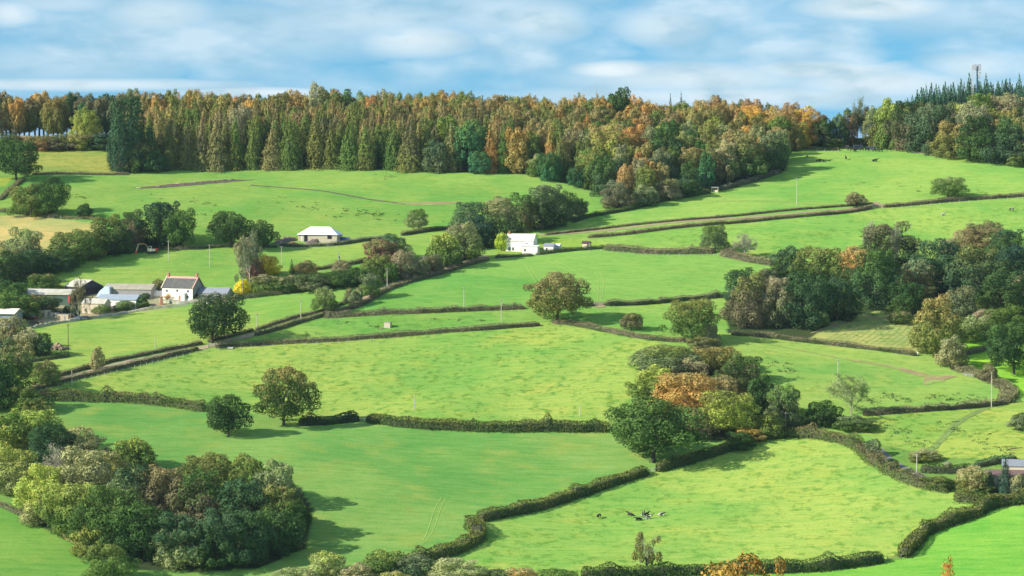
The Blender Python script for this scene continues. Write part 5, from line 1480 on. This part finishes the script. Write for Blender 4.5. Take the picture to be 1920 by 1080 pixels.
for (px, py, L_, h_, c, lab) in [(80, 595, 3.6, 2.6, CREAMP, 'cream site cabin, leftmost in the yard'), (91, 594, 1.8, 2.4, CREAMP, 'narrow cream cabin beside the leftmost one'), (101, 596, 3.2, 1.7, BEIGE, 'low beige container between the cabins'), (119, 602, 4.6, 2.4, PAINT('tan_panel', (.55, .43, .30)), 'tan container near the parked car')]:
    p_ = ground_pt(px, py, 0, 1.4); rt = empty('cabin', p_, R(-14), lab, 'cabin', 'cabins and containers in the farmyard')
    MB().box(-L_ / 2, L_ / 2, -1.2, 1.2, -.5, h_).build('body', c, rt)
    MB().box(-L_ / 2 - .06, L_ / 2 + .06, -1.26, 1.26, h_ + .003, h_ + .12).build('roof', GREYM, rt)
    MB().box(-.45 + L_ * .2, .3 + L_ * .2, -1.24, -1.19, 0, h_ * .8).build('door', STONE, rt)
p_ = ground_pt(193, 562, 0, 4); rt = tag(empty('tarpaulin', p_, R(-14)), 'silvery blue sheet draped over a stack between the barns', 'tarpaulin')
MB().prism([(-3.2, 0), (3.0, 0), (2.9, 4.2), (1.2, 4.6), (-1.4, 2.6)], -1.5, 1.5).build('cover', SILVER, rt)
MB().box(-3, 2.8, -1.2, 1.2, -2, .02).build('stack', BEIGE, rt)
p_ = ground_pt(303, 572); rt = empty('gate_pillar', p_, 0, 'tall brick pillar at the farmhouse drive', 'pillar')
MB().box(-.5, .5, -.5, .5, -.5, 3.4).build('shaft', BRICK, rt); MB().box(-.62, .62, -.62, .62, 3.4, 3.65).build('cap', BEIGE, rt)

# boundary walls
def wall_run(pix, h, t, mat, label, name='stone_wall', bump=.15):
    q, s_ = resample(wpath(pix), .8); nn_ = normals2(q); r_ = np.random.default_rng(int(pix[0][0])); V = []
    for i_ in range(len(q)):
        hh_ = h * (1 + r_.uniform(-bump, bump))
        for a_, z_ in ((-.5, -.5), (-.42, 1), (.42, 1), (.5, -.5)):
            x_, y_ = q[i_] + nn_[i_] * a_ * t
            V.append((x_ - q[0][0], y_ - q[0][1], float(H(x_, y_)) - float(H(*q[0])) + (hh_ if z_ > 0 else -.4)))
    k_ = 4; Fq_ = [(i_ * k_ + j, i_ * k_ + j + 1, (i_ + 1) * k_ + j + 1, (i_ + 1) * k_ + j) for i_ in range(len(q) - 1) for j in range(k_ - 1)]
    return tag(meshobj(name, np_mesh(name, V, Fq_, [mat]), None, (q[0][0], q[0][1], float(H(*q[0])))), label, 'wall')


RUBBLE = plain('rubble_stone', (.40, .38, .30), .95, .3, 1.1, second=(.20, .24, .12))
wall_run([(60, 616), (100, 608), (135, 603), (180, 596), (225, 590), (275, 581), (320, 576)], 1.0, .9, RUBBLE, 'low rubble wall between the farmyard and the yellow-green field', bump=.3)
wall_run([(300, 566), (330, 570), (362, 568), (420, 563)], 1.3, .7, RUBBLE, 'garden wall below the white farmhouse')
wall_run([(284, 556), (300, 555), (312, 554)], 2.2, .5, WHITE, 'white garden wall left of the farmhouse')
wall_run([(1575, 278), (1592, 278)], 1.7, .4, plain('panel', (.45, .33, .27), .9, .1, 1), 'pinkish board fence panel at the top of the highest pasture', 'fence_panel', .02)

# cream house at the right edge
b = ground_pt(1898, 922, 0, 4); ang = R(-10)
building('cream_house', b, ang, 15.5, 6.5, 4.3, 5.7, CREAM, MAROONROOF, 'cream house with a maroon roof behind dark conifers at the right edge', roof_over=.5, windows=[('f', 5.9, 1.8, 1.0, 1.2)], cat='house')
building('outhouse', ground_pt(1916, 914, 0, 12), ang, 8.5, 6, 3.4, 5.2, CREAM, SLATE2, 'house part with a blue-grey roof behind the maroon-roofed house', cat='house')

# field shelter, stone block, troughs
p_ = ground_pt(1341, 361, 0, 1.5); rt = empty('field_shelter', p_, R(-12), 'small open-fronted shelter against the bank of the mixed wood', 'shelter')
MB().box(-1.6, -1.45, -1.2, 1.2, -.3, 2.2).box(1.45, 1.6, -1.2, 1.2, -.3, 2.2).box(-1.6, 1.6, 1.1, 1.25, -.3, 2.2).build('wall', CREAM, rt)
MB().box(-1.8, 1.8, -1.5, 1.4, 2.2, 2.35).build('roof', WHITEP, rt); MB().box(-.9, 1.3, -.6, .5, -.2, .9).build('hay_rack', CREAMP, rt)
p_ = ground_pt(727, 615, 0, 1); rt = empty('stone_cistern', p_, R(-18), 'square beige stone cistern alone in the narrow pasture', 'cistern')
MB().box(-1.2, 1.3, -1.0, 1.0, -.4, 1.9).build('body', BEIGE, rt); MB().box(-1.3, 1.4, -1.1, 1.1, 1.9, 2.06).build('lid', STONE, rt)
for j_, (dx, s_) in enumerate(((-2.6, .9), (-1.9, .7))):
    tag(MB().box(-s_ / 2 - .2, s_ / 2 + .2, -.3, .3, -.1, .35).build('stone', BEIGE, None, ground_pt(727, 615.5, dx, -.2 - j_ * .5), .4 * j_), ('larger' if j_ == 0 else 'smaller') + ' loose pale stone beside the square cistern', 'stone')
TR = None
for j_, (px, py) in enumerate([(259, 354), (295, 350.5), (308, 351.5), (331, 346), (341, 347), (362, 343.5), (382, 342), (404, 341), (422, 339), (436, 338)]):
    p_ = ground_pt(px, py, dz=.1)
    rt = empty('feed_trough', p_, R(random.uniform(-25, 15)), 'pale feed trough standing on the long dark muddy strip', 'trough', 'feed troughs on the muddy strip')
    if TR is None:
        mb = MB(); mb.prism_x([(-.5, .75), (-.35, .25), (.35, .25), (.5, .75), (.42, .75), (.3, .33), (-.3, .33), (-.42, .75)], -1.3, 1.3); TR = mb.mesh('trough', BEIGE)
        mb = MB()
        for sx in (-1.1, 1.1): mb.box(sx - .06, sx + .06, -.35, .35, -.15, .26)
        mb.box(-1.041, 1.041, -.04, .04, .12, .2)
        TRL = mb.mesh('trough_legs', GREYM)
    meshobj('basin', TR, rt); meshobj('legs', TRL, rt); rt.scale = (.75, .75, .75)

# ------------------------------------------------------------------ machines and vehicles
def wheel(parent, x, y, r, wd=.3, n=14):
    t = MB().tube((x, y - wd / 2, r), (x, y + wd / 2, r), r, r, n).build('tyre', BLACKP, parent)
    MB().tube((x, y - wd / 2 - .02, r), (x, y + wd / 2 + .02, r), r * .5, r * .5, n).build('rim', GREYM, t)


p_ = ground_pt(283, 475, 0, 0, .0); rt = empty('excavator', p_, R(-6), 'cream and red excavator with its amber arm bent down to the ground', 'excavator')
for sy in (-1.1, 1.1):
    MB().prism([(-1.9, .1), (-1.5, 0), (1.5, 0), (1.9, .1), (2.1, .45), (1.8, .8), (-1.8, .8), (-2.1, .45)], sy - .28, sy + .28).build('track', BLACKP, rt)
bd = MB().box(-1.3, 2.2, -1.3, 1.3, .95, 2.0).box(-.6, .6, -.6, .6, .7, .96).build('body', CREAMP, rt)
MB().prism([(2.2, .95), (3.1, 1.1), (3.1, 2.1), (2.2, 2.25)], -1.3, 1.3).build('counterweight', REDP, rt)
cab = MB().prism([(-1.2, 2.0), (.5, 2.0), (.5, 3.2), (-.7, 3.25), (-1.2, 2.7)], -1.25, -.2).build('cab', CREAMP, rt)
MB().box(-.9, .3, -1.29, -1.24, 2.2, 3.05).box(-1.26, -1.19, -1.1, -.3, 2.1, 2.65).build('window', GLASS, cab)
MB().prism([(-.6, 1.6), (-.2, 1.3), (-2.4, 4.0), (-2.9, 4.1)], .15, .55).prism([(-2.4, 4.0), (-2.7, 4.3), (-5.6, 4.3), (-5.6, 3.85)], .15, .55).build('boom', YELP, rt)
MB().prism([(-5.2, 4.35), (-5.8, 4.25), (-6.9, .9), (-6.4, .8)], .18, .52).build('arm', CREAMP, rt)
MB().prism([(-6.9, 1.0), (-6.3, .9), (-6.0, .2), (-6.6, -.1), (-7.3, .3)], -.2, .9).build('bucket', REDP, rt)
MB().tube((-1.0, .35, 2.2), (-2.6, .35, 3.6), .09).build('cylinder_ram', GREYM, rt)


def car(p, rz, col, label):
    rt = empty('car', p, rz, label, 'car')
    mb = MB(); mb.prism([(-2.1, .35), (2.1, .35), (2.15, .8), (1.1, .95), (.5, 1.45), (-1.3, 1.48), (-1.9, .98), (-2.15, .9)], -.85, .85)
    bd_ = mb.build('body', col, rt)
    g = MB()
    for sy in (-.87, .84): g.prism([(.95, .97), (.45, 1.38), (-1.2, 1.4), (-1.7, .99)], sy, sy + .03)
    g.build('window', GLASS, bd_)
    MB().prism([(1.08, .975), (.52, 1.43), (.50, 1.45), (1.13, .985)], -.75, .75).build('windscreen', GLASS, bd_)
    for sx in (-1.35, 1.35):
        for sy in (-.82, .82): wheel(rt, sx, sy, .33, .22)
    return rt


car(ground_pt(143, 601, 0, 1, .02), R(160), BLUEP, 'dark blue car parked behind the rubble wall of the farmyard')
car(ground_pt(157, 600, 0, 1, .02), R(165), PAINT('navy_paint', (.03, .04, .09)), 'low navy car next to the dark blue one behind the rubble wall')


def trailer(p, rz, deck, load, label, red=False):
    rt = empty('trailer', p, rz, label, 'trailer', 'trailers parked at the left of the farmyard')
    MB().box(-2.6, 2.6, -1.1, 1.1, .75, .95).box(-3.8, -2.6, -.08, .08, .6, .72).build('deck', deck, rt)
    MB().box(-2.6, 2.6, -1.14, -1.06, .96, 1.5).box(-2.6, 2.6, 1.06, 1.14, .96, 1.5).box(2.54, 2.6, -1.05, 1.05, .96, 1.5).build('side_board', REDP if red else deck, rt)
    if load: MB().prism([(-2.4, .97), (2.4, .97), (2.2, 1.9), (.4, 2.3), (-2.1, 1.8)], -1.0, 1.0).build('cover', load, rt)
    for sx in (-.5, .5):
        for sy in (-1.0, 1.0): wheel(rt, sx, sy, .4, .25)


trailer(ground_pt(57, 601, 0, 1, .02), R(-12), PAINT('rusty_red', (.25, .08, .06)), TARP, 'trailer under a bright blue sheet at the left of the yard', True)
trailer(ground_pt(67, 609, 0, 0, .02), R(-10), plain('rusty_brown', (.14, .09, .07), .8, .2, 2), None, 'empty rusty brown trailer in front of the blue-sheeted one')

# livestock gear on the top pasture
for (px, py, rz, lab, k_) in [(1609, 281, .1, 'dark livestock trailer among the cattle, left of the hut', 0), (1633, 282, -.1, 'dark blue farm trailer in the middle of the cattle group', 1), (1662, 279, .2, 'dark farm trailer right of the hut', 0)]:
    p_ = ground_pt(px, py, 0, 1, .02); rt = empty('livestock_trailer', p_, rz, lab, 'trailer')
    MB().box(-2.4, 2.4, -1, 1, .7, 2.3 if k_ == 0 else 1.7).build('body', PAINT('dark_blue_panel', (.035, .045, .09)), rt)
    MB().box(-2.5, 2.5, -1.08, 1.08, 2.302 if k_ == 0 else 1.702, 2.42 if k_ == 0 else 1.8).build('roof', GREYM, rt)
    for sx in (-.6, .6):
        for sy in (-.9, .9): wheel(rt, sx, sy, .4, .25)
p_ = ground_pt(1645, 279, 0, 3, .0); rt = empty('wooden_hut', p_, R(-10), 'open cream wooden hut with a jutting roof behind the cattle', 'hut')
MB().box(-1.6, -1.3, -1.2, 1.2, -.3, 3.2).box(1.0, 1.3, -1.2, 1.2, -.3, 3.2).box(-1.6, 1.3, 1, 1.2, -.3, 3.2).build('wall', CREAM, rt)
MB().add([(-3.4, -1.6, 4.1), (1.8, -1.6, 3.3), (1.8, 1.4, 3.3), (-3.4, 1.4, 4.1), (-3.4, -1.6, 4.25), (1.8, -1.6, 3.45), (1.8, 1.4, 3.45), (-3.4, 1.4, 4.25)], [(3, 2, 1, 0), (4, 5, 6, 7), (0, 1, 5, 4), (1, 2, 6, 5), (2, 3, 7, 6), (3, 0, 4, 7)]).build('roof', CREAM, rt)

# ------------------------------------------------------------------ cattle
def cow_material(name, black, white, thr):
    m, nt, out = new_mat(name)
    tc = nt.nodes.new('ShaderNodeTexCoord'); oi = nt.nodes.new('ShaderNodeObjectInfo')
    ad = nt.nodes.new('ShaderNodeVectorMath'); ad.operation = 'ADD'
    cb_ = nt.nodes.new('ShaderNodeCombineXYZ'); nt.links.new(mathn(nt, 'MULTIPLY', oi.outputs['Random'], 37.), cb_.inputs[0])
    nt.links.new(tc.outputs['Object'], ad.inputs[0]); nt.links.new(cb_.outputs[0], ad.inputs[1])
    f = noise(nt, ad.outputs[0], 1.5, 1, .4)
    c = mixc(nt, 'MIX', mrange(nt, f, thr - .015, thr + .015), black, white)
    b_ = N(nt, 'ShaderNodeBsdfPrincipled', Roughness=.8); nt.links.new(c, b_.inputs['Base Color']); nt.links.new(b_.outputs[0], out.inputs[0])
    return m


FRIES = cow_material('piebald_hide', (.015, .014, .014), (.66, .63, .57), .575); MOSTWHITE = cow_material('white_hide', (.03, .03, .03), (.66, .64, .58), .47)
BLACKHIDE = cow_material('black_hide', (.012, .011, .011), (.03, .025, .02), .5)


def cow_mesh(lying=False, grazing=True):
    z = .62 if lying else 1.15
    V = [(-.75, 0, z), (-.3, 0, z - .02), (.25, 0, z), (.62, 0, z + .05)]; Rr = [.30, .36, .37, .30]; E = [(0, 1), (1, 2), (2, 3)]

    def add(chain, rs, root):
        k = root
        for v, r in zip(chain, rs):
            V.append(v); Rr.append(r); E.append((k, len(V) - 1)); k = len(V) - 1
    hd = [(.95, .02, z - .05), (1.2, .05, z - .45), (1.4, .06, .28), (1.55, .06, .12)] if (grazing and not lying) else [(.95, .02, z + .25), (1.15, .04, z + .45), (1.42, .05, z + .36), (1.62, .06, z + .24)]
    add(hd, [.19, .15, .13, .085], 3)
    kh = len(V) - 3
    for sy in (-1, 1):
        if lying:
            add([(.55, sy * .3, .3), (.85, sy * .36, .12), (.5, sy * .38, .08)], [.13, .08, .06], 3)
            add([(-.7, sy * .34, .3), (-.25, sy * .45, .14), (-.6, sy * .5, .08)], [.17, .09, .06], 0)
        else:
            add([(.58, sy * .2, .72), (.60, sy * .21, .42), (.57, sy * .21, .05)], [.13, .075, .06], 3)
            add([(-.72, sy * .22, .80), (-.66, sy * .23, .55), (-.82, sy * .23, .40), (-.76, sy * .23, .05)], [.17, .11, .075, .06], 0)
        add([(hd[1][0] - .02, sy * .24, hd[1][2] + .03)], [.045], kh)
    add([(-1.02, 0, z + .05), (-1.1, 0, z - .3), (-1.08, .02, max(.15, z - .7))], [.06, .035, .05], 0)
    me = bpy.data.meshes.new('cow'); me.from_pydata(V, E, [])
    o = bpy.data.objects.new('cow_build', me); COL.objects.link(o)
    sk_ = o.modifiers.new('s', 'SKIN'); sk_.use_smooth_shade = True
    for i_, r in enumerate(Rr): me.skin_vertices[0].data[i_].radius = (r, r * .92)
    me.skin_vertices[0].data[0].use_root = True
    sb = o.modifiers.new('u', 'SUBSURF'); sb.levels = 1; sb.render_levels = 1
    dg = bpy.context.evaluated_depsgraph_get(); out_ = bpy.data.meshes.new_from_object(o.evaluated_get(dg))
    bpy.data.objects.remove(o)
    return out_


def cow_kinds(mat):
    r_ = {}
    for key, a_ in (('graze', (False, True)), ('stand', (False, False)), ('lie', (True, False))):
        m_ = cow_mesh(*a_); m_.materials.clear(); m_.materials.append(mat); r_[key] = m_
    return r_


CB = cow_kinds(FRIES); CW = cow_kinds(MOSTWHITE); CK = cow_kinds(BLACKHIDE)
for (kind, pose, px, py, rz, lab, grp, sc_) in [
    (CB, 'graze', 1123, 972, 60, 'black and white cow grazing alone, left of the lying ones', None, 1.1),
    (CK, 'lie', 1182, 967, 150, 'black cow lying by herself between the lone grazing cow and the huddle', None, 1.1),
    (CB, 'stand', 1206, 970, 70, 'black and white cow standing in the middle of the huddle', None, 1.15),
    (CB, 'lie', 1198, 976, 200, 'black and white cow lying at the lower left of the huddle', None, 1.15),
    (CK, 'lie', 1212, 966, 30, 'black cow lying at the top of the huddle', None, 1.0),
    (CW, 'lie', 1214, 973, 10, 'nearly white cow lying at the right of the huddle', None, 1.15),
    (CW, 'lie', 1240, 967, 5, 'white cow with a black head lying right of the huddle', None, 1.1),
    (CW, 'lie', 1768, 404, 20, 'white cow lying in the lime pasture above the right-hand wood', None, 1.1),
    (CB, 'stand', 1897, 396, 10, 'black and white cow standing near the right edge in the lime pasture', None, 1.1),
    (CK, 'stand', 1534, 304, 20, 'black cow on the left of a pair below the ridge', None, 1.1),
    (CK, 'graze', 1541, 304, 160, 'black cow on the right of a pair below the ridge', None, 1.1),
    (CK, 'lie', 1555, 302.5, 5, 'small black calf lying just right of the pair below the ridge', None, .6),
    (CK, 'stand', 1513, 295.5, 30, 'tiny dark calf up-slope of the pair below the ridge', None, .7),
    (CK, 'stand', 1586, 299, 95, 'black cow seen end-on, alone below the fence panel', None, 1.1),
    (CK, 'lie', 1640, 303, 5, 'black cow lying alone below the livestock trailers', None, 1.4),
] + [(CK, p2, x2, y2, r2, 'black cow crowded with others round the trailers on the top pasture', 'cattle round the trailers on the top pasture', 1.15) for (p2, x2, y2, r2) in [
    ('stand', 1593, 283, 20), ('stand', 1598, 284, 160), ('graze', 1604, 285, 60), ('stand', 1616, 283, 10), ('stand', 1626, 284, 190), ('graze', 1640, 285, 30), ('stand', 1646, 284, 100), ('stand', 1652, 285, 10), ('graze', 1667, 284, 170)]]:
    p_ = ground_pt(px, py)
    o = meshobj('cow', kind[pose], None, p_, (0, 0, R(rz)), (sc_,) * 3)
    sl = -math.atan(.19 * math.sin(R(rz)))
    o.rotation_euler = (0, sl, R(rz))
    tag(o, lab, 'cow', grp)

# ------------------------------------------------------------------ poles, masts, gates, fences
POLES = [(870, 582, 537, 'pole in the deep green pasture just above its lower hedge'), (940, 603, 560, 'pole with a leafy base in the narrow pasture'), (1494, 385, 334, 'tall pale pole standing alone in the highest pasture'), (1571, 729, 672, 'pale pole rising behind the bare whitish tree'),
         (1859, 764, 697, 'tall pole at the corner with the curved tan hedge'), (777, 770, 740, 'pole sticking up behind the bushy green hedge'), (1087, 780, 758, 'short pole behind the bushy green hedge near the copse'), (128, 662, 607, 'dark pole beside the earth mound'),
         (135, 723, 693, 'pale pole at the lower left end of the lane'), (291, 658, 632, 'thin pale pole by the lane, left of the dark oak'), (1301, 643, 622, 'short white post at the foot of the olive-green oak'), (528, 496, 461, 'pale pole in front of the unfinished bungalow'),
         (635, 505, 473, 'wooden pole with a transformer below the brown hedge', ), (316, 489, 450, 'pale pole in front of the clump, right of the excavator'), (393, 500, 458, 'pale pole in the field above the farmhouse'), (193, 482, 446, 'pole against the dark clump, left of the excavator'),
         (708, 522, 478, 'pole in front of the lane thicket'), (726, 543, 502, 'pole between the two lane hedges'), (667, 534, 512, 'short pole at the far end of the garden bushes'), (794, 515, 479, 'pole beside the upper hedge of the lane below the dark clump'),
         (564, 601, 561, 'pole on the lane left of the green tree'), (482, 617, 587, 'faint pole above the lane right of the dark oak'), (1473, 806, 772, 'pale pole in front of the grey-green bush of the copse'), (1719, 886, 845, 'slim post with a white foot left of the dark garden hedge'), (64, 512, 498, 'short post at the hedge under the airy tree'), (455, 556, 520, 'pole between the yellow shrub and the wing')]
PALEPOLE = plain('pale_pole_wood', (.52, .48, .40), .9, .12, 2); DARKPOLE = plain('tarred_pole', (.10, .085, .07), .9, .15, 2)
for i_, (px, by, ty, lab) in enumerate(POLES):
    p_ = P(px, by); h_ = (by - ty) * mpp(p_); dark = px == 128
    rt = empty('utility_pole', (p_.x, p_.y, p_.z - .1), .5, lab, 'pole', 'wooden poles crossing the fields')
    mt_ = DARKPOLE if dark else PALEPOLE
    MB().tube((0, 0, -.3), (0, 0, h_), .17, .12, 8).build('shaft', mt_, rt)
    if h_ > 6:
        MB().box(-.75, .75, -.06, .06, h_ - .55, h_ - .42).build('crossarm', mt_, rt)
        ins = MB()
        for dx in (-.65, 0, .65): ins.tube((dx, 0, h_ - .42), (dx, 0, h_ - .2), .05, .04, 6)
        ins.build('insulator', WHITEP, rt)
    if px == 635:
        MB().box(-.35, .35, -.45, -.15, h_ - 2.6, h_ - 1.5).build('transformer', GREYM, rt)
        MB().tube((.5, 0, -.3), (.5, 0, h_ * .8), .15, .12, 8).build('second_shaft', mt_, rt)
    if px == 1719: MB().tube((0, 0, 0), (0, 0, .5), .3, .25, 8).build('foot', WHITEP, rt)
# telecom mast
p_ = at(1829, 1606); ztop = CZ + (255 - 121) * 1606 / F
Hm = ztop - p_.z
rt = empty('telecom_mast', p_, 0, 'blue-grey telecom mast with antenna cage rising above the hilltop spruces', 'mast')
MASTM = PAINT('mast_steel', (.09, .17, .24))
MB().tube((0, 0, -.5), (0, 0, Hm - 1), .55, .45, 10).build('pole', MASTM, rt)
fr = MB()
for z_ in (Hm - .3, Hm - 2.6, Hm - 4.4):
    for i_ in range(8):
        a0_, a1_ = i_ * math.pi / 4, (i_ + 1) * math.pi / 4
        fr.tube((1.7 * math.cos(a0_), 1.7 * math.sin(a0_), z_), (1.7 * math.cos(a1_), 1.7 * math.sin(a1_), z_), .07, n=5)
    for i_ in range(4):
        a0_ = i_ * math.pi / 2 + .3; fr.tube((0, 0, z_), (1.7 * math.cos(a0_), 1.7 * math.sin(a0_), z_), .06, n=5)
fr.build('head_frame', GREYM, rt)
for i_ in range(6):
    a0_ = i_ * math.pi / 3
    x_, y_ = 1.85 * math.cos(a0_), 1.85 * math.sin(a0_)
    MB().box(x_ - .17, x_ + .17, y_ - .12, y_ + .12, Hm - 3.6, Hm - .1).build('panel_antenna', PAINT('antenna_grey', (.45, .42, .46)) if i_ == 0 else bpy.data.materials['antenna_grey'], rt)
for (x_, z_, r_) in ((1.1, Hm - 5.2, .8), (.9, Hm - 7.3, .55)):
    MB().tube((x_, -.5, z_), (x_, -.75, z_), r_, r_ * .9, 16).tube((0, 0, z_), (x_, -.5, z_), .07, n=5).build('dish', WHITEP if r_ > .6 else bpy.data.materials['antenna_grey'], rt)
lm = p_ + Vector((-2.9, -1, 0)); rt = empty('lattice_mast', lm, 0, 'thin pale lattice mast just left of the blue-grey telecom mast', 'mast')
lt_ = MB(); hl = Hm - .2; wl = .55
cs_ = [(-wl, -wl * .6), (wl, -wl * .6), (0, wl)]
for x_, y_ in cs_: lt_.tube((x_, y_, -.5), (x_ * .6, y_ * .6, hl), .07, .05, 5)
nseg = 16
for i_ in range(nseg):
    z0_, z1_ = hl * i_ / nseg, hl * (i_ + 1) / nseg
    for j_ in range(3):
        (xa, ya), (xb, yb) = cs_[j_], cs_[(j_ + 1) % 3]
        s0, s1 = 1 - .4 * i_ / nseg, 1 - .4 * (i_ + 1) / nseg
        lt_.tube((xa * s0, ya * s0, z0_), (xb * s1, yb * s1, z1_), .035, n=4, cap=False)
lt_.build('lattice', PALEPOLE, rt)
MB().box(-.9, -.7, -.1, .1, hl - 2.6, hl + .2).box(.5, .7, -.1, .1, hl - 2.2, hl).build('antenna', WHITEP, rt)


def gate(px0, py0, px1, py1, mat, label, h=1.25, bars=5):
    a_ = P(px0, py0); b_ = P(px1, py1); d_ = b_ - a_; L_ = d_.length
    rt = empty('field_gate', a_, math.atan2(d_.y, d_.x), label, 'gate')
    g = MB(); dz = d_.z
    for i_ in range(bars):
        z_ = .25 + i_ * (h - .25) / (bars - 1)
        g.tube((0.1, 0, z_), (L_ - .1, 0, z_ + dz), .045, n=5)
    g.tube((.1, 0, .2), (L_ - .1, 0, h + dz), .04, n=5); g.tube((.1, 0, .2), (.1, 0, h), .05, n=5); g.tube((L_ - .1, 0, .2 + dz), (L_ - .1, 0, h + dz), .05, n=5)
    g.build('bars', mat, rt)
    for x_, z_ in ((0, 0), (L_, dz)): MB().box(x_ - .11, x_ + .11, -.11, .11, z_ - .4, z_ + h + .25).build('post', WOOD, rt)


gate(1116, 572, 1132, 572, GREYM, 'grey metal gate in the hedge gap right of the brownish oak')
gate(1218, 886, 1229, 884, WHITEP, 'white gate under the largest oak between the two lower pastures')
gate(673, 789, 687, 790, GREYM, 'grey gate between the shaded hedge and the bushy green one')
gate(978, 480, 1012, 478, WHITEP, 'long white rail fence gate below the white house', 1.2, 3)
gate(391, 652, 404, 650, WHITEP, 'white gate on the lane at the foot of the dark oak')
gate(1637, 385, 1655, 387, WOOD, 'wooden gate in the gap of the upper lane hedge')
gate(1712, 664, 1722, 667, WHITEP, 'small white gate at the bottom corner of the pale mown field')
gate(1806, 705, 1824, 708, GREYM, 'grey gate in the curved tan hedge by the muddy patch')
gate(1664, 1052, 1690, 1048, WOOD, 'brown gate in the gap at the corner of the lime pasture')
p_ = ground_pt(432, 653, 0, -1); rt = empty('water_trough', p_, .1, 'white water trough against the long clipped hedge', 'trough')
MB().prism([(-1, .1), (1, .1), (1.15, .8), (-1.15, .8)], -.45, .45).build('basin', WHITEP, rt); MB().box(-.95, .95, -.35, .35, .8, .82).build('water', GLASS, rt)


def fence(pix, step, label, h=1.15, wire=True):
    q, s_ = resample(wpath(pix), step)
    x0_, y0_ = q[0]; z0_ = float(H(x0_, y0_)); rt = empty('wire_fence', (x0_, y0_, z0_), 0, label, 'fence')
    pm = MB().box(-.08, .08, -.08, .08, -.3, h).mesh('fence_post', PALEPOLE)
    for x_, y_ in q[:95]: meshobj('post', pm, rt, (x_ - x0_, y_ - y0_, float(H(x_, y_)) - z0_))
    w_ = MB(); q = q[:95]
    for i_ in range(len(q) - 1):
        a_ = Vector((q[i_][0] - x0_, q[i_][1] - y0_, float(H(*q[i_])) - z0_)); b_ = Vector((q[i_ + 1][0] - x0_, q[i_ + 1][1] - y0_, float(H(*q[i_ + 1])) - z0_))
        for z_ in (h * .5, h * .9): w_.tube(a_ + Vector((0, 0, z_)), b_ + Vector((0, 0, z_)), .012, n=3, cap=False)
    w_.build('wire', GREYM, rt)


fence([(66, 738), (112, 724), (175, 709), (225, 697), (270, 686), (325, 673), (388, 659)], 3.2, 'post and wire fence along the lane edge of the bright central pasture')
fence([(410, 657), (520, 650), (600, 646), (700, 640)], 4.2, 'post and wire fence under the long clipped hedge')
fence([(80, 268), (120, 268), (165, 268), (212, 266)], 3.2, 'fence along the top of the olive-tan field')
fence([(1105, 474), (1150, 473), (1200, 478), (1280, 480), (1345, 480)], 5, 'fence along the thick pinkish-topped hedge')
fence([(1655, 393), (1760, 384), (1850, 377), (1925, 371)], 5, 'fence along the hedge right of the upper gateway')
fence([(1505, 281), (1540, 284), (1572, 284)], 4, 'short fence at the top of the highest pasture')
fence([(530, 468), (600, 467), (655, 463)], 4, 'fence in front of the hedge by the unfinished bungalow')
# fallen branch
p_ = ground_pt(1895, 845); rt = tag(MB().path([(-1.5, 0, .1), (-.3, .1, .5), (1.0, 0, .8), (2.8, .3, .9), (4.2, .5, 1.0)], [.12, .2, .22, .16, .1], 6).path([(.6, 0, .7), (.2, .3, 1.4), (-.2, .4, 2.0)], [.12, .08, .03], 5).path([(1.6, 0, .8), (1.2, -.3, 1.6)], [.1, .03], 5).build('fallen_trunk', BARK, None, p_), 'dark fallen tree trunk lying in the tussocky field at the right edge', 'tree trunk')

# dark clumps of rushes and nettles dotted over the rough pastures
RUSH = plain('rush_clumps', (.075, .13, .04), .95, .3, .8)
_r = np.random.default_rng(77); cs_, ns_ = [], []
for (x0_, y0_, x1_, y1_, n_, sp_) in [(640, 397, 725, 404, 34, 3), (550, 389, 600, 393, 8, 2), (355, 378, 400, 384, 12, 3), (600, 405, 640, 408, 4, 1), (700, 318, 735, 327, 10, 4), (130, 365, 165, 372, 6, 2), (480, 370, 900, 425, 26, 8), (260, 365, 470, 440, 22, 8),
                                      (1655, 742, 1705, 750, 22, 3), (1735, 744, 1850, 752, 40, 4), (1440, 680, 1500, 700, 24, 6), (1640, 790, 1760, 850, 46, 8), (1760, 790, 1900, 850, 46, 8), (620, 601, 720, 615, 12, 3), (780, 596, 960, 604, 10, 2), (500, 620, 640, 632, 12, 3), (1500, 340, 1900, 365, 20, 6)]:
    for _ in range(n_):
        t_ = _r.random(); px = x0_ + (x1_ - x0_) * t_ + _r.normal(0, 4); py = y0_ + (y1_ - y0_) * t_ + _r.normal(0, sp_)
        p_ = P(px, py); w_ = _r.uniform(.5, 1.5)
        for _k in range(int(14 * w_)):
            x_, y_ = p_.x + _r.normal(0, w_ * .6), p_.y + _r.normal(0, w_ * .45)
            cs_.append((x_, y_, float(H(x_, y_)) + _r.uniform(.05, .45))); ns_.append((_r.normal(), _r.normal(), .8))
v_, f_ = cards(np.array(cs_), unit(np.array(ns_)), .42, .7, _r)
tag(meshobj('rush_clumps', np_mesh('rush_clumps', v_, f_, [RUSH])), 'dark clumps of rushes dotted over the rough pastures', None, None, 'stuff')
